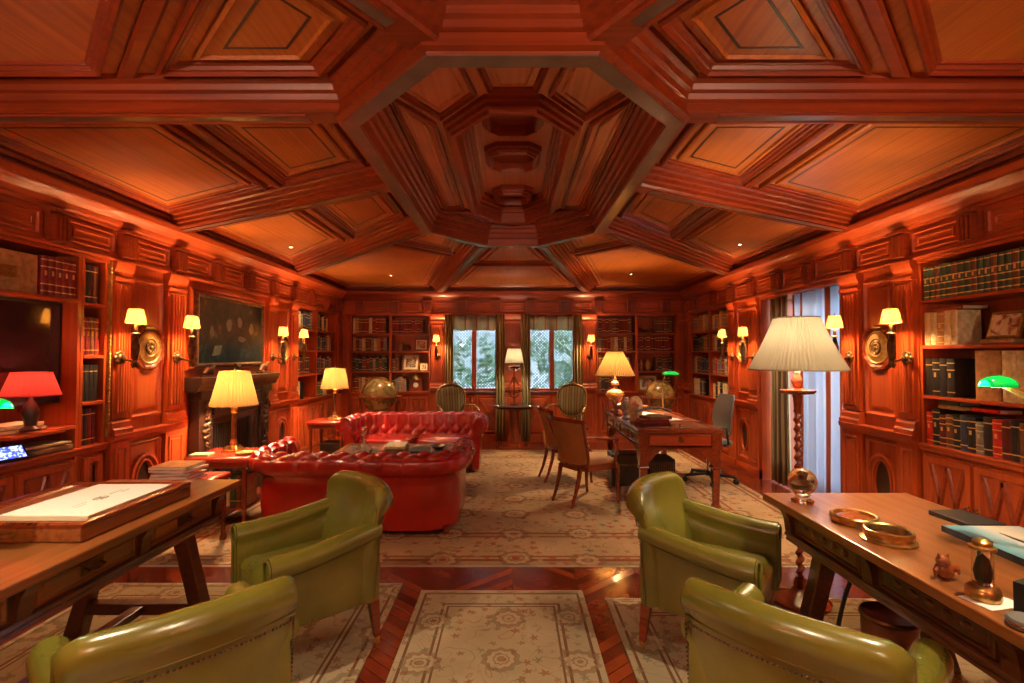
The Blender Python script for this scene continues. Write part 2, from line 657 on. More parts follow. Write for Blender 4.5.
def stripes(name, cols, scale, axis=0, rough=0.8, extra=None):
    m, t, b = nt(name)
    co = N(t, 'ShaderNodeTexCoord').outputs['Object']
    sp = N(t, 'ShaderNodeSeparateXYZ')
    t.links.new(co, sp.inputs[0])
    f = mth(t, 'FRACT', mth(t, 'MULTIPLY', sp.outputs[axis], scale))
    r = ramp(t, f, cols, 'CONSTANT')
    t.links.new(r.outputs[0], b.inputs['Base Color'])
    b.inputs['Roughness'].default_value = rough
    return m

# ================================================================== THE ROOM
XW, YB, YF = 3.0, 8.7, -1.6          # faces of the panelling; the masonry lies 0.34 behind
ZC = 2.58                            # underside of ceiling beams
LW = Pl((-XW, 0, 0), (0, 1, 0), (0, 0, 1), (1, 0, 0))
RW = Pl((XW, 0, 0), (0, 1, 0), (0, 0, 1), (-1, 0, 0))
BW = Pl((0, YB, 0), (1, 0, 0), (0, 0, 1), (0, -1, 0))
FW = Pl((0, YF, 0), (1, 0, 0), (0, 0, 1), (0, 1, 0))

floor = struct(MB().b(-3.36, 3.8, -1.9, 9.1, -0.1, 0).build('floor', M['parquet']))
# walls of masonry behind the joinery
wall_left = struct(MB().b(-3.46, -3.36, -1.9, 9.1, 0, 2.95).build('wall_left', M['wz']))
mb = MB()
mb.b(3.36, 3.46, -1.9, 4.55, 0, 2.95).b(3.36, 3.46, 6.1, 9.1, 0, 2.95).b(3.36, 3.46, 4.55, 6.1, 2.2, 2.95)
mb.b(3.34, 3.36, 6.10, 6.12, 0, 2.2)
wall_right = struct(mb.build('wall_right', M['wz']))
WIN = [(-1.09, -0.27), (0.27, 1.09)]
mb = MB()
mb.b(-3.46, -1.44, YB + .29, YB + .4, 0, 2.95).b(1.46, 3.46, YB + .29, YB + .4, 0, 2.95)
mb.b(-1.44, WIN[0][0], YB + .06, YB + .4, 0, 2.95).b(WIN[0][1], WIN[1][0], YB + .06, YB + .4, 0, 2.95).b(WIN[1][1], 1.46, YB + .06, YB + .4, 0, 2.95)
mb.b(-1.09, 1.09, YB + .06, YB + .2, 2.2, 2.95).b(-1.09, -.27, YB + .06, YB + .2, 0, .86).b(.27, 1.09, YB + .06, YB + .2, 0, .86)
wall_back = struct(mb.build('wall_back', M['wz']))
wall_front = struct(MB().b(-3.46, 3.46, -1.9, -1.8, 0, 2.95).build('wall_front', M['wz']))

# ---------------------------------------------------------------- ceiling
CPL = Pl((0, 0, ZC), (1, 0, 0), (0, 1, 0), (0, 0, 1))     # n upward: positive = recessed
OCT = [(.285, 1.765), (.73, 2.25), (.73, 3.18), (.73, 4.28), (.255, 4.80), (-.255, 4.80), (-.73, 4.28), (-.73, 3.18), (-.73, 2.25), (-.285, 1.765)]
mb = MB()
mb.b(-3.46, 3.46, -1.9, 9.1, 3.30, 3.38)
ceiling = struct(mb.build('ceiling', M['ceil']))

NW = YF - 0.2
cells = [  # polygon, anchor point and direction of the rail that parts it in two
    ([(.255, 4.80), (.73, 4.28), (3.02, 6.88), (3.02, 8.75), (1.3, 8.75)], ((.73, 4.28), (.475, -.52), 'side', 1.02)),
    ([(.73, 3.18), (3.02, 4.40), (3.02, 6.88), (.73, 4.28)], ((1.66, 4), (0, 1), 'abs', 0)),
    ([(.73, 2.25), (3.02, 2.25), (3.02, 4.40), (.73, 3.18)], ((1.66, 3), (0, 1), 'abs', 0)),
    ([(.285, 1.765), (2.70, NW), (3.02, NW), (3.02, 2.25), (.73, 2.25)], ((1.80, 2.25), (.50, .50), 'abs', 0)),
]


def mirror(poly):
    return [(-x, y) for x, y in poly][::-1]


BH = 0.055          # half width of a beam's flat underside
BEAM = [(0, 0), (BH, 0), (BH + .012, .012), (BH + .012, .035), (BH + .03, .042), (BH + .036, .065), (BH + .055, .072), (BH + .062, .095), (BH + .085, .105), (BH + .09, .125)]
PZ = 0.125


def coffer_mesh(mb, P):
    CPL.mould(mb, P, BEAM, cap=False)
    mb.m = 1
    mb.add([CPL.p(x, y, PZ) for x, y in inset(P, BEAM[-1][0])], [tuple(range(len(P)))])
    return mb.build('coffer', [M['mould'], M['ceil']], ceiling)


def sub_panels(poly, name, bm_m, bm_i, bm_f):
    """hanging mouldings and a thin inlay line on one coffer"""
    PP = Pl((0, 0, ZC + PZ), (1, 0, 0), (0, 1, 0), (0, 0, -1))   # n downward
    PP.mould(bm_m, poly, [(.035, 0), (.036, .032), (.046, .040), (.056, .026), (.066, .024), (.073, .011), (.086, .009), (.091, 0)], cap=False)
    if not deep_enough(poly, .13):
        return
    PP.mould(bm_f, poly, [(.125, 0), (.126, .018), (.138, .024), (.146, .012), (.152, .012)], cap=True)
    if not deep_enough(poly, .20):
        return
    PP.mould(bm_i, poly, [(.190, .011), (.190, .0140), (.200, .0140), (.200, .011)], cap=False)


def deep_enough(poly, d):
    """every side keeps its direction when the outline is drawn in by d"""
    q = inset(poly, d)
    for i in range(len(poly)):
        a = Vector(poly[(i + 1) % len(poly)]) - Vector(poly[i])
        b_ = Vector(q[(i + 1) % len(q)]) - Vector(q[i])
        if a.dot(b_) <= 0:
            return False
    return True


coffer_no = 0
for ci, (poly, rail) in enumerate(cells):
    for sgn in (1, -1):
        P = poly if sgn == 1 else mirror(poly)
        a, dr, mode, off = rail
        a = (a[0] * sgn, a[1])
        dr = Vector((dr[0] * sgn, dr[1])).normalized()
        nr = Vector((-dr.y, dr.x))
        c = Vector((sum(p[0] for p in P) / len(P), sum(p[1] for p in P) / len(P)))
        if mode == 'side':
            if (c - Vector(a)).dot(nr) < 0:
                nr = -nr
            a = (a[0] + nr.x * off, a[1] + nr.y * off)
        elif (Vector((0, 3.3)) - Vector(a)).dot(nr) > 0:
            nr = -nr
        mb = MB()
        cell = coffer_mesh(mb, P)
        Q = inset(P, BEAM[-1][0])
        mo, il, fl = MB(), MB(), MB()
        A = clip(Q, a, nr, 0.045)
        B = clip(Q, a, -nr, 0.045)
        for S in (A, B):
            if len(S) > 2:
                sub_panels(S, 'x', mo, il, fl)
        # the rail itself, a low hanging strip
        t_ = clip(clip(Q, a, nr, -0.030), a, -nr, -0.030)
        if len(t_) > 2:
            PP = Pl((0, 0, ZC + PZ), (1, 0, 0), (0, 1, 0), (0, 0, -1))
            PP.mould(mo, t_, [(0, 0), (0, .018), (.012, .028)], cap=True)
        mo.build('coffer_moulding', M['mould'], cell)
        fl.build('raised_panel', M['ceil'], cell)
        il.build('inlay_line', M['inlay'], cell)
for P, rail_y in (([(-.255, 4.80), (.255, 4.80), (1.3, 8.75), (-1.3, 8.75)], 6.45), ([(-.285, 1.765), (.285, 1.765), (2.70, NW), (-2.70, NW)], 0.75)):
    mb = MB()
    cell = coffer_mesh(mb, P)
    Q = inset(P, BEAM[-1][0])
    mo, il, fl = MB(), MB(), MB()
    for nn in ((0, 1), (0, -1)):
        S = clip(Q, (0, rail_y), nn, 0.05)
        sub_panels(S, 'x', mo, il, fl)
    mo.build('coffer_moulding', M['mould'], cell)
    fl.build('raised_panel', M['ceil'], cell)
    il.build('inlay_line', M['inlay'], cell)

# grey strips let into the undersides of the beams
V = Vector
for sgn in (1, -1):
    for (a, b_) in (((.73, 2.25), (3.0, 2.25)), ((.73, 3.18), (3.0, 4.39)), ((.73, 4.28), (3.0, 6.86)), ((.255, 4.80), (1.3, 8.72)), ((.285, 1.765), (2.7, NW))):
        a, b_ = V((a[0] * sgn, a[1])), V((b_[0] * sgn, b_[1]))
        d = (b_ - a).normalized()
        n = V((-d.y, d.x)) * 0.026
        s, e = a + d * 0.20, b_ - d * 0.12
        q = [s - n, e - n, e + n, s + n]
        mb = MB()
        mb.prism([tuple(p) for p in q], ZC - .004, ZC + .004)
        mb.build('beam_inlay', M['strip'], ceiling)
        mb = MB()
        for k in (-1, 1):
            m_ = n * (1.35 * k)
            n2 = n * 0.22
            mb.prism([tuple(p) for p in (s + m_ - n2, e + m_ - n2, e + m_ + n2, s + m_ + n2)], ZC - .010, ZC + .002)
        mb.build('beam_bead', M['mould'], ceiling)

# the raised octagon: ring, stepped sides, field with panels, hanging inner octagon, deep lantern
mb = MB()
CPL.mould(mb, OCT, [(-.075, .03), (-.07, -.012), (-.045, -.018), (-.04, -.03), (0, -.03)], cap=False)
ring = mb.build('octagon_rim', M['mould'], ceiling)
mb = MB()
CPL.mould(mb, OCT, [(-.042, -.028), (-.042, -.034), (.028, -.034), (.028, -.028)], cap=False)
mb.build('octagon_inlay', M['strip'], ceiling)
mb = MB()
CPL.mould(mb, OCT, [(.026, -.03), (.034, -.024), (.040, .03), (.052, .04), (.055, .075), (.070, .083), (.073, .115), (.092, .125), (.096, .150), (.115, .158), (.118, .175)], cap=False)
mb.build('octagon_cove', M['mould'], ceiling)
DZ = .175
mb = MB()
I2 = [(.115, 2.42), (.33, 2.68), (.33, 3.4), (.33, 4.20), (.12, 4.50), (-.12, 4.50), (-.33, 4.20), (-.33, 3.4), (-.33, 2.68), (-.115, 2.42)]
o1 = inset(OCT, .116)
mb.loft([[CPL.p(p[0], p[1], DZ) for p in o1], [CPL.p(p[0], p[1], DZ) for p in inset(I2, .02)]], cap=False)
mb.build('octagon_field', M['dome_sheen'], ceiling)
DP = Pl((0, 0, ZC + DZ), (1, 0, 0), (0, 1, 0), (0, 0, -1))
mo, pn = MB(), MB()
inner = inset(I2, -.055)
n_ = len(OCT)
segs = [(0, 1), (1, 3), (3, 4), (5, 6), (6, 8), (8, 9), (4, 5), (9, 0)]
for a, b_ in segs:
    quad = [o1[a], o1[b_], inner[b_], inner[a]]
    if a == 9:
        quad = [o1[9], o1[0], inner[0], inner[9]]
    q = inset(quad, .028)
    if abs(area(q)) < .004:
        continue
    DP.mould(mo, q, [(0, 0), (.001, .022), (.010, .028), (.018, .012), (.026, .010), (.030, 0)], cap=False)
    q2 = inset(quad, .085)
    if abs(area(q2)) > .003 and area(q2) * area(quad) > 0 and abs(area(q2)) < abs(area(quad)):
        DP.mould(pn, q2, [(0, 0), (.003, .012), (.012, .016), (.016, .008)], cap=True)
mo.build('field_moulding', M['mould'], ceiling)
pn.build('field_panel', M['dome_sheen'], ceiling)
# hanging stepped frame round the lantern
mb = MB()
DP.mould(mb, I2, [(-.05, 0), (-.045, .022), (-.028, .026), (-.024, .048), (-.008, .052), (-.004, .070), (.016, .072), (.024, .060), (.030, .02), (.034, -.02), (.05, -.024), (.052, -.05), (.068, -.054), (.07, -.085), (.09, -.088), (.092, -.12)], cap=False)
mb.build('lantern_frame', M['mould'], ceiling)
mb = MB()
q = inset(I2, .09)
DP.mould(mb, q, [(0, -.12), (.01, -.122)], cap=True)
mb.build('lantern_panel', M['dome_sheen'], ceiling)
LPn = Pl((0, 0, ZC + DZ + .12), (1, 0, 0), (0, 1, 0), (0, 0, -1))
for yc, s in ((2.80, .95), (3.38, 1.0), (4.18, .9)):
    mb = MB()
    hw, hl, cc = .19 * s, .20 * s, .085 * s
    oc = [(hw - cc, yc - hl), (hw, yc - hl + cc), (hw, yc + hl - cc), (hw - cc, yc + hl), (-hw + cc, yc + hl), (-hw, yc + hl - cc), (-hw, yc - hl + cc), (-hw + cc, yc - hl)]
    LPn.mould(mb, oc, [(0, 0), (.002, .03), (.014, .034), (.018, .052), (.032, .056), (.036, .070), (.050, .073), (.056, .05), (.060, .01)], cap=True)
    mb.build('lantern_coffer', M['mould'], ceiling)

# crown moulding and frieze, one run for each wall
CROWN = [(2.44, 0), (2.445, .02), (2.465, .025), (2.475, .045), (2.505, .06), (2.53, .085), (2.55, .115), (2.555, .14), (2.585, .145), (2.60, .145), (2.60, 0)]
walls = ((wall_left, LW, YF, YB, 'wy'), (wall_right, RW, YF, YB, 'wy'), (wall_back, BW, -XW, XW, 'wx'), (wall_front, FW, -XW, XW, 'wx'))
TRI = [3.23 + .595 * k for k in range(-7, 10)]
for w, P, u0, u1, wm in walls:
    mb = MB()
    P.run(mb, u0, u1, CROWN)
    mb.build('crown_moulding', M['mould'] if P is BW else M[wm], w)
    mb = MB()
    P.box(mb, u0, u1, 2.20, 2.46, -.35 if P is not BW and P is not FW else -.05, 0)
    P.box(mb, u0, u1, 2.46, 2.72, -.35 if P is not BW and P is not FW else -.05, 0)
    P.run(mb, u0, u1, [(2.205, 0), (2.205, .03), (2.222, .034), (2.235, .018), (2.245, .014), (2.245, 0)])
    mb.build('frieze', M[wm], w)
    cs = TRI if P in (LW, RW) else [-2.66 + .592 * k for k in range(10)]
    for k, c in enumerate(cs):
        if P is FW:
            continue
        mb = MB()
        P.box(mb, c - .064, c + .064, 2.225, 2.425, 0, .045)
        for j in range(4):
            P.run(mb, c - .058 + j * .031, c - .058 + j * .031 + .018, [(2.245, .042), (2.245, .074), (2.405, .074), (2.405, .042)])
        P.box(mb, c - .072, c + .072, 2.425, 2.445, 0, .085)
        mb.build('triglyph', M['mould'], w)
        if k + 1 < len(cs):
            mb = MB()
            P.rectm(mb, c + .10, cs[k + 1] - .10, 2.262, 2.415, [(0, 0), (.002, .018), (.012, .022), (.018, .006), (.040, .004), (.043, .016), (.056, .018), (.06, .010), (.064, .010)])
            mb.build('frieze_panel', M[wm], w)


# ---------------------------------------------------------------- wall joinery
def pilaster(w, P, u0, u1, m='wz'):
    mb = MB()
    P.box(mb, u0, u1, .0, 2.2, -.30 if P is not BW else -.055, .0)
    P.box(mb, u0 + .012, u1 - .012, 1.02, 2.08, 0, .030)
    n = 5
    wd = (u1 - u0 - .06) / n
    for k in range(n):
        a = u0 + .03 + k * wd
        P.run(mb, a + wd * .18, a + wd * .82, [(1.06, .028), (1.07, .052), (2.03, .052), (2.04, .028)])
    # capital and base
    P.run(mb, u0 - .0, u1 + .0, [(2.06, 0), (2.06, .045), (2.085, .048), (2.10, .034), (2.13, .036), (2.15, .048), (2.18, .056), (2.205, .058), (2.205, 0)])
    P.run(mb, u0 - .0, u1 + .0, [(.90, 0), (.90, .06), (.94, .06), (.955, .045), (.99, .045), (1.01, .03), (1.02, 0)])
    P.box(mb, u0, u1, .12, .84, 0, .035)
    P.rectm(mb, u0 + .035, u1 - .035, .18, .80, [(0, .035), (.002, .045), (.012, .045), (.018, .036), (.032, .036), (.036, .043)])
    P.box(mb, u0, u1, 0, .12, 0, .055)
    return mb.build('pilaster', M[m], w)


def ledge(w, P, u0, u1, m='wy'):
    mb = MB()
    P.run(mb, u0, u1, [(.835, 0), (.835, .03), (.855, .045), (.87, .062), (.905, .07), (.912, .05), (.912, 0)])
    P.box(mb, u0, u1, 0, .11, 0, .03)
    return mb.build('wall_ledge', M[m], w)


def plaque_panel(w, P, u0, u1):
    mb = MB()
    P.box(mb, u0, u1, 0, 2.2, -.30, -.012)
    PR = [(0, -.012), (.002, .012), (.014, .018), (.024, .0), (.034, -.004)]
    P.rectm(mb, u0 + .025, u1 - .025, 1.0, 2.12, PR + [(.06, -.004), (.075, .008), (.085, .010)])
    # square-topped lower panel with a round-headed niche
    P.rectm(mb, u0 + .02, u1 - .02, .14, .81, PR, cap=False)
    uc, r = (u0 + u1) / 2, (u1 - u0) / 2 - .075
    arch = [(uc + r, .20)] + [(uc + r * math.cos(PI * k / 12), .50 + r * 1.35 * math.sin(PI * k / 12)) for k in range(13)] + [(uc - r, .20)]
    P.mould(mb, arch[::-1], [(-.035, -.012), (-.033, .020), (-.012, .026), (-.004, .006), (.004, .0), (.008, -.008)], cap=False)
    # oval ring inside
    ov = [(uc + (r - .02) * math.cos(2 * PI * k / 24), .46 + (r + .07) * math.sin(2 * PI * k / 24)) for k in range(24)]
    P.mould(mb, ov, [(-.006, -.012), (-.004, .016), (.010, .018), (.014, -.010)], cap=False)
    pp = mb.build('plaque_panel', M['wz'], w)
    mb = MB()
    P.mould(mb, ov, [(.012, -.011), (.014, -.0105)], cap=True)
    mb.build('niche_grille', M['dark'], pp)
    return pp


SECT = [(3.70, 3.885), (4.285, 4.53), (6.07, 6.30), (6.69, 6.90)]
for w, P in ((wall_left, LW), (wall_right, RW)):
    for a, b_ in SECT:
        pilaster(w, P, a, b_)
    plaque_panel(w, P, 3.885, 4.285)
    plaque_panel(w, P, 6.30, 6.69)
    for a, b_ in ((3.70, 4.53), (6.07, 6.90)):
        ledge(w, P, a, b_)
    pilaster(w, P, 8.44, 8.66)
    # panelling beside and behind the camera
    for a, b_ in ((-1.55, -.2), (-.2, 1.0)):
        mb = MB()
        P.box(mb, a, b_, 0, 2.2, -.30, -.012)
        P.rectm(mb, a + .1, b_ - .1, 1.0, 2.1, [(0, -.012), (.004, .014), (.02, .02), (.03, 0), (.06, 0), (.07, .01)])
        P.rectm(mb, a + .1, b_ - .1, .15, .8, [(0, -.012), (.004, .014), (.02, .02), (.03, 0), (.06, 0), (.07, .01)])
        mb.build('wall_panel', M['wz'], w)
    pilaster(w, P, 1.0, 1.25)
# gilded edge of the first left pilaster
mb = MB()
LW.box(mb, 3.690, 3.703, .90, 2.2, -.02, .022)
for k in range(40):
    mb.sphere(LW.p(3.694, .93 + k * .032, .020), .009, 6)
mb.build('gilt_edge', M['gold'], wall_left, label='gilded beaded edge')

# left fireplace bay: plain panelling behind
mb = MB()
LW.box(mb, 4.53, 6.07, 0, 2.2, -.30, -.012)
LW.rectm(mb, 4.60, 6.0, 1.36, 2.14, [(0, -.012), (.004, .012), (.016, .018), (.026, .0)])
mb.build('chimney_panel', M['wz'], wall_left)
# back wall: pilasters between windows and bookcases
for a, b_ in ((-1.43, -1.18), (-.16, .16), (1.20, 1.45), (-2.98, -2.84), (2.84, 2.98)):
    pilaster(wall_back, BW, a, b_)
for a, b_ in ((-1.18, -.16), (.16, 1.20)):
    mb = MB()
    BW.box(mb, a, b_, 0, .86, -.06, -.01)
    BW.rectm(mb, a + .08, (a + b_) / 2 - .03, .16, .80, [(0, -.01), (.004, .012), (.02, .018), (.03, 0), (.05, 0), (.06, .01)])
    BW.rectm(mb, (a + b_) / 2 + .03, b_ - .08, .16, .80, [(0, -.01), (.004, .012), (.02, .018), (.03, 0), (.05, 0), (.06, .01)])
    c = (a + b_) / 2
    for k in (-1, 1):      # crossed strips on the aprons
        for s in (-1, 1):
            uu = c + k * (b_ - a) / 4
            mb.loft([[BW.p(uu - s * .17, .24, .005), BW.p(uu - s * .13, .24, .005), BW.p(uu - s * .13, .24, .03), BW.p(uu - s * .17, .24, .03)],
                     [BW.p(uu + s * .13, .72, .005), BW.p(uu + s * .17, .72, .005), BW.p(uu + s * .17, .72, .03), BW.p(uu + s * .13, .72, .03)]])
    BW.box(mb, a, b_, 0, .12, 0, .03)
    mb.build('window_apron', M['wz'], wall_back)
    mb = MB()
    side = a + .001, WIN[0 if a < 0 else 1][0], WIN[0 if a < 0 else 1][1], b_
    BW.box(mb, side[0], side[1], .86, 2.2, -.06, -.01)
    BW.box(mb, side[2], side[3], .86, 2.2, -.06, -.01)
    mb.build('window_architrave', M['wz'], wall_back)
mb = MB()
FW.box(mb, -3, 3, 0, 2.2, -.2, -.012)
for k in range(6):
    FW.rectm(mb, -2.9 + k * .98, -2.05 + k * .98, 1.0, 2.1, [(0, -.012), (.004, .014), (.02, .02), (.03, 0), (.06, 0), (.07, .01)])
mb.build('wall_panel', M['wz'], wall_front)

# ---------------------------------------------------------------- windows of the back wall
M['lead'] = plain('window_lattice', (0.07, 0.11, 0.11), 0.5)
pm = bpy.data.materials.new('window_glass')
pm.use_nodes = True
pt_ = pm.node_tree
pt_.nodes.clear()
po_, ptr, pgl, pmx = N(pt_, 'ShaderNodeOutputMaterial'), N(pt_, 'ShaderNodeBsdfTransparent'), N(pt_, 'ShaderNodeBsdfGlossy'), N(pt_, 'ShaderNodeMixShader')
ptr.inputs[0].default_value = (.92, .97, .96, 1)
pgl.inputs['Roughness'].default_value = .03
pmx.inputs[0].default_value = .06
pt_.links.new(ptr.outputs[0], pmx.inputs[1])
pt_.links.new(pgl.outputs[0], pmx.inputs[2])
pt_.links.new(pmx.outputs[0], po_.inputs[0])
M['pane'] = pm
M['blind'] = thin_stripes('striped_blind', [(0, (0.75, 0.72, 0.50)), (0.78, (0.50, 0.16, 0.05)), (0.88, (0.75, 0.72, 0.50))], 5.0, 0)
for wi, (a, b_) in enumerate(WIN):
    mb = MB()
    y = YB + .07
    c = (a + b_) / 2
    mb.b(a, a + .045, y, y + .06, .86, 2.2).b(b_ - .045, b_, y, y + .06, .86, 2.2).b(a, b_, y, y + .06, 2.15, 2.2).b(a, b_, y, y + .06, .86, .92)
    mb.b(c - .045, c + .045, y - .015, y + .06, .86, 2.2)
    win = struct(mb.build('window_%d' % (wi + 1), M['wz'], bevel=.004))
    mb = MB()
    mb.b(a - .05, b_ + .05, YB - .06, YB + .10, .845, .875)
    mb.build('window_sill', M['strip'], win, bevel=.006)
    for (p, q) in ((a + .045, c - .045), (c + .045, b_ - .045)):
        g = MB().b(p, q, y + .028, y + .032, .92, 2.15).build('glass_pane', M['pane'], win)
        mb = MB()
        W_, H_ = q - p, 1.23
        st = .052
        for s in (1, -1):
            k = -H_
            while k < W_:
                # line x = k + t (or mirrored), z = t
                t0, t1 = max(0, -k), min(H_, W_ - k)
                if t1 - t0 > .01:
                    xa, xb = k + t0, k + t1
                    if s < 0:
                        xa, xb = W_ - xa, W_ - xb
                    A, B = Vector((p + xa, y + .015 + s * .003, .92 + t0)), Vector((p + xb, y + .015 + s * .003, .92 + t1))
                    d = (B - A).normalized()
                    nx = Vector((-d.z, 0, d.x)) * .0105
                    ny = Vector((0, .003, 0))
                    mb.loft([[A - nx - ny, A + nx - ny, A + nx + ny, A - nx + ny], [B - nx - ny, B + nx - ny, B + nx + ny, B - nx + ny]])
                k += st
        mb.build('lattice', M['lead'], win)
    mb = MB()
    secs = []
    n = 40
    for zz in (2.19, 2.05, 1.97, 1.93):
        secs.append([Vector((a + (b_ - a) * i / n, YB + .045 + .010 * math.sin(i * .9), zz + .010 * math.sin(i * .5))) for i in range(n + 1)])
    mb.loft(secs, closed=False, cap=False)
    o = mb.build('window_blind', M['blind'], smooth=True)
    tag(o, 'pale blind with rust stripes across the top of the %s back window' % ('left', 'right')[wi], 'blind')
    o.modifiers.new('s', 'SOLIDIFY').thickness = .004

# garden beyond the glass
M['hedge'] = plain('hedge_leaves', (0.22, 0.46, 0.27), 0.7, var=0.6, vscale=14, bump=1.0, bscale=24)
M['lawn'] = plain('lawn_grass', (0.16, 0.30, 0.12), 0.9, var=0.3)
struct(MB().b(-8, 8, 9.2, 20, -.3, -.05).build('garden_lawn', M['lawn']))
hd = MB()
for k in range(620):
    x, z = rnd.uniform(-3.2, 3.2), rnd.uniform(-.1, 2.6)
    c = Vector((x, 12.2 + rnd.uniform(-.5, .5) + z * .3, z + .1))
    for q in range(9):
        a, b_ = rnd.uniform(0, 2 * PI), rnd.uniform(-1, 1)
        p = c + Vector((math.cos(a) * .16, math.sin(a) * .12, b_ * .15))
        u = Vector((rnd.uniform(-1, 1), rnd.uniform(-1, 1), rnd.uniform(-1, 1))).normalized() * .09
        w = u.cross(Vector((rnd.uniform(-1, 1), rnd.uniform(-1, 1), 1))).normalized() * .04
        hd.add([p - u, p + w, p + u, p - w], [(0, 1, 2, 3)])
h = hd.build('hedge', M['hedge'])
tag(h, 'green hedge in the garden seen through the back windows', 'hedge', kind='stuff')
# left room window in bay on the right
y0, y1 = 4.55, 6.10
mb = MB()
mb.b(3.46, 3.52, y0, y0 + .06, 0, 2.2).b(3.46, 3.52, y1 - .06, y1, 0, 2.2).b(3.46, 3.52, y0, y1, 2.14, 2.2).b(3.46, 3.52, y0, y1, 0, .1).b(3.46, 3.52, 5.29, 5.36, 0, 2.2)
w3 = struct(mb.build('window_3', M['wz']))
MB().b(3.485, 3.49, y0 + .06, y1 - .06, .1, 2.14).build('glass_pane', M['pane'], w3)
mb = MB()      # lining of the bay
mb.b(3.0, 3.46, 4.50, 4.56, 0, 2.2).b(3.0, 3.46, 6.05, 6.10, 0, 2.2).b(3.0, 3.46, 4.53, 6.07, 2.17, 2.21)
mb.build('bay_lining', M['wz'], wall_right)
struct(MB().b(3.8, 9, 2, 9, -.3, -.05).build('garden_path', M['lawn']))

# ================================================================== BOOKCASES AND BOOKS
BC = {}
for nm, c in dict(oxblood=(0.20, 0.012, 0.010), maroon=(0.10, 0.010, 0.010), red=(0.55, 0.02, 0.012), brown=(0.14, 0.055, 0.025), tan=(0.38, 0.19, 0.07),
                  green=(0.045, 0.075, 0.04), black=(0.018, 0.016, 0.016), cream=(0.60, 0.48, 0.27), navy=(0.03, 0.045, 0.085), grey=(0.20, 0.20, 0.18), blue=(0.07, 0.12, 0.18)).items():
    BC[nm] = plain('book_' + nm, c, 0.45, var=0.35, vscale=25)
GILT = plain('book_gilding', (0.70, 0.44, 0.14), 0.4, 0.5)
ORD = ['first', 'second', 'third', 'fourth', 'fifth', 'sixth', 'seventh', 'eighth', 'ninth', 'tenth', 'eleventh', 'twelfth', '13th', '14th', '15th', '16th', '17th', '18th', '19th', '20th', '21st', '22nd', '23rd'] + ['%dth' % k for k in range(24, 31)]


def book_cover(t, h, d, bands=2, near=True, mat_i=0):
    """spine faces -y; boards and rounded spine, gilt bands in slot 1"""
    mb = MB()
    b = min(.004, t * .14)
    pr = []
    n = 5 if near else 3
    bul = min(.010, t * .22)
    for k in range(n + 1):
        a = PI * k / n
        pr.append((-t / 2 * math.cos(a), -bul * math.sin(a)))
    outer = [(-t / 2, d)] + pr + [(t / 2, d), (t / 2 - b, d), (t / 2 - b, .006), (-t / 2 + b, .006), (-t / 2 + b, d)]
    mb.prism(outer, 0, h)
    return mb, pr


def book_bands(t, h, pr, k, near):
    mb = MB()
    zs = {0: [], 1: [.82], 2: [.16, .84], 3: [.12, .70, .88], 4: [.10, .28, .72, .90], 5: [.07, .25, .44, .64, .92]}[k]
    for z in zs:
        hh = .007 if near else .008
        q = [(x * 1.02, y - .0016) for x, y in pr]
        q = q + [(pr[-1][0] * 1.0, .004), (pr[0][0] * 1.0, .004)]
        mb.prism(q, h * z - hh / 2, h * z + hh / 2)
    if k >= 3 and near:      # lettering panel
        q = [(x * .7, y - .001) for x, y in pr[1:-1]]
        q = q + [(q[-1][0], .002), (q[0][0], .002)]
        mb.prism(q, h * .50, h * .62)
    return mb


nbooks = 0


def book(P, u, v, n, t, h, d, col, bands, label, group, near, rotz, lean=0, flat=False):
    global nbooks
    nbooks += 1
    cv, pr = book_cover(t, h, d, bands, near)
    pg = MB().b(-t / 2 + .004, t / 2 - .004, .006, d - .004, .004, h - .004)
    bd = book_bands(t, h, pr, bands, near)
    pos = P.p(u, v, n)
    if near:
        cv.m = 1
        cv.add(bd.v, bd.f)
        o = cv.build('book', [BC[col], GILT])
        pg.build('page_block', M['pages'], o)
    else:
        k = len(cv.f)
        o_ = len(cv.v)
        cv.m = 1
        cv.add(bd.v, bd.f)
        cv.m = 2
        cv.add(pg.v, pg.f)
        o = cv.build('book', [BC[col], GILT, M['pages']])
    if flat:
        o.rotation_euler = (0, R(90), rotz)
        o.rotation_euler = (Matrix.Rotation(rotz, 4, 'Z') @ Matrix.Rotation(R(90), 4, 'Y')).to_euler()
        o.location = P.p(u, v + t / 2, n)
    else:
        o.rotation_euler = (Matrix.Rotation(rotz, 4, 'Z') @ Matrix.Rotation(lean, 4, 'Y')).to_euler()
        o.location = pos
    tag(o, label, 'book', group)
    return o


ROT = {id(LW): R(90), id(RW): R(-90), id(BW): 0}
SGN = {id(LW): 1, id(RW): -1, id(BW): 1}      # +1: reading left to right is +u


def row(P, u0, u1, v, cols, where, near=False, hmax=.26, n=-.03, tr=(.028, .045), start=0, hfix=None, bandset=(2, 3, 4), full=None):
    """a row of upright books between u0 and u1, read from the left; cols is cycled or random"""
    L = u1 - u0
    x = 0.004
    k = 0
    out = []
    while True:
        t = rnd.uniform(*tr)
        if x + t > L - .003:
            break
        h = hfix * rnd.uniform(.99, 1.0) if hfix else hmax * rnd.uniform(.74, .96)
        d = rnd.uniform(.15, .19)
        c = cols[k % len(cols)] if isinstance(cols, list) else rnd.choice(cols)
        out.append((x + t / 2, t, h, d, c))
        x += t + .0015
        k += 1
        if full and k >= full:
            break
    for j, (xx, t, h, d, c) in enumerate(out):
        u = u0 + xx if SGN[id(P)] > 0 else u1 - xx
        book(P, u, v, n, t, h, d, c, rnd.choice(bandset), '%s book, %s from left, %s' % (c, ORD[j + start], where), 'books, ' + where, near, ROT[id(P)])
    return x


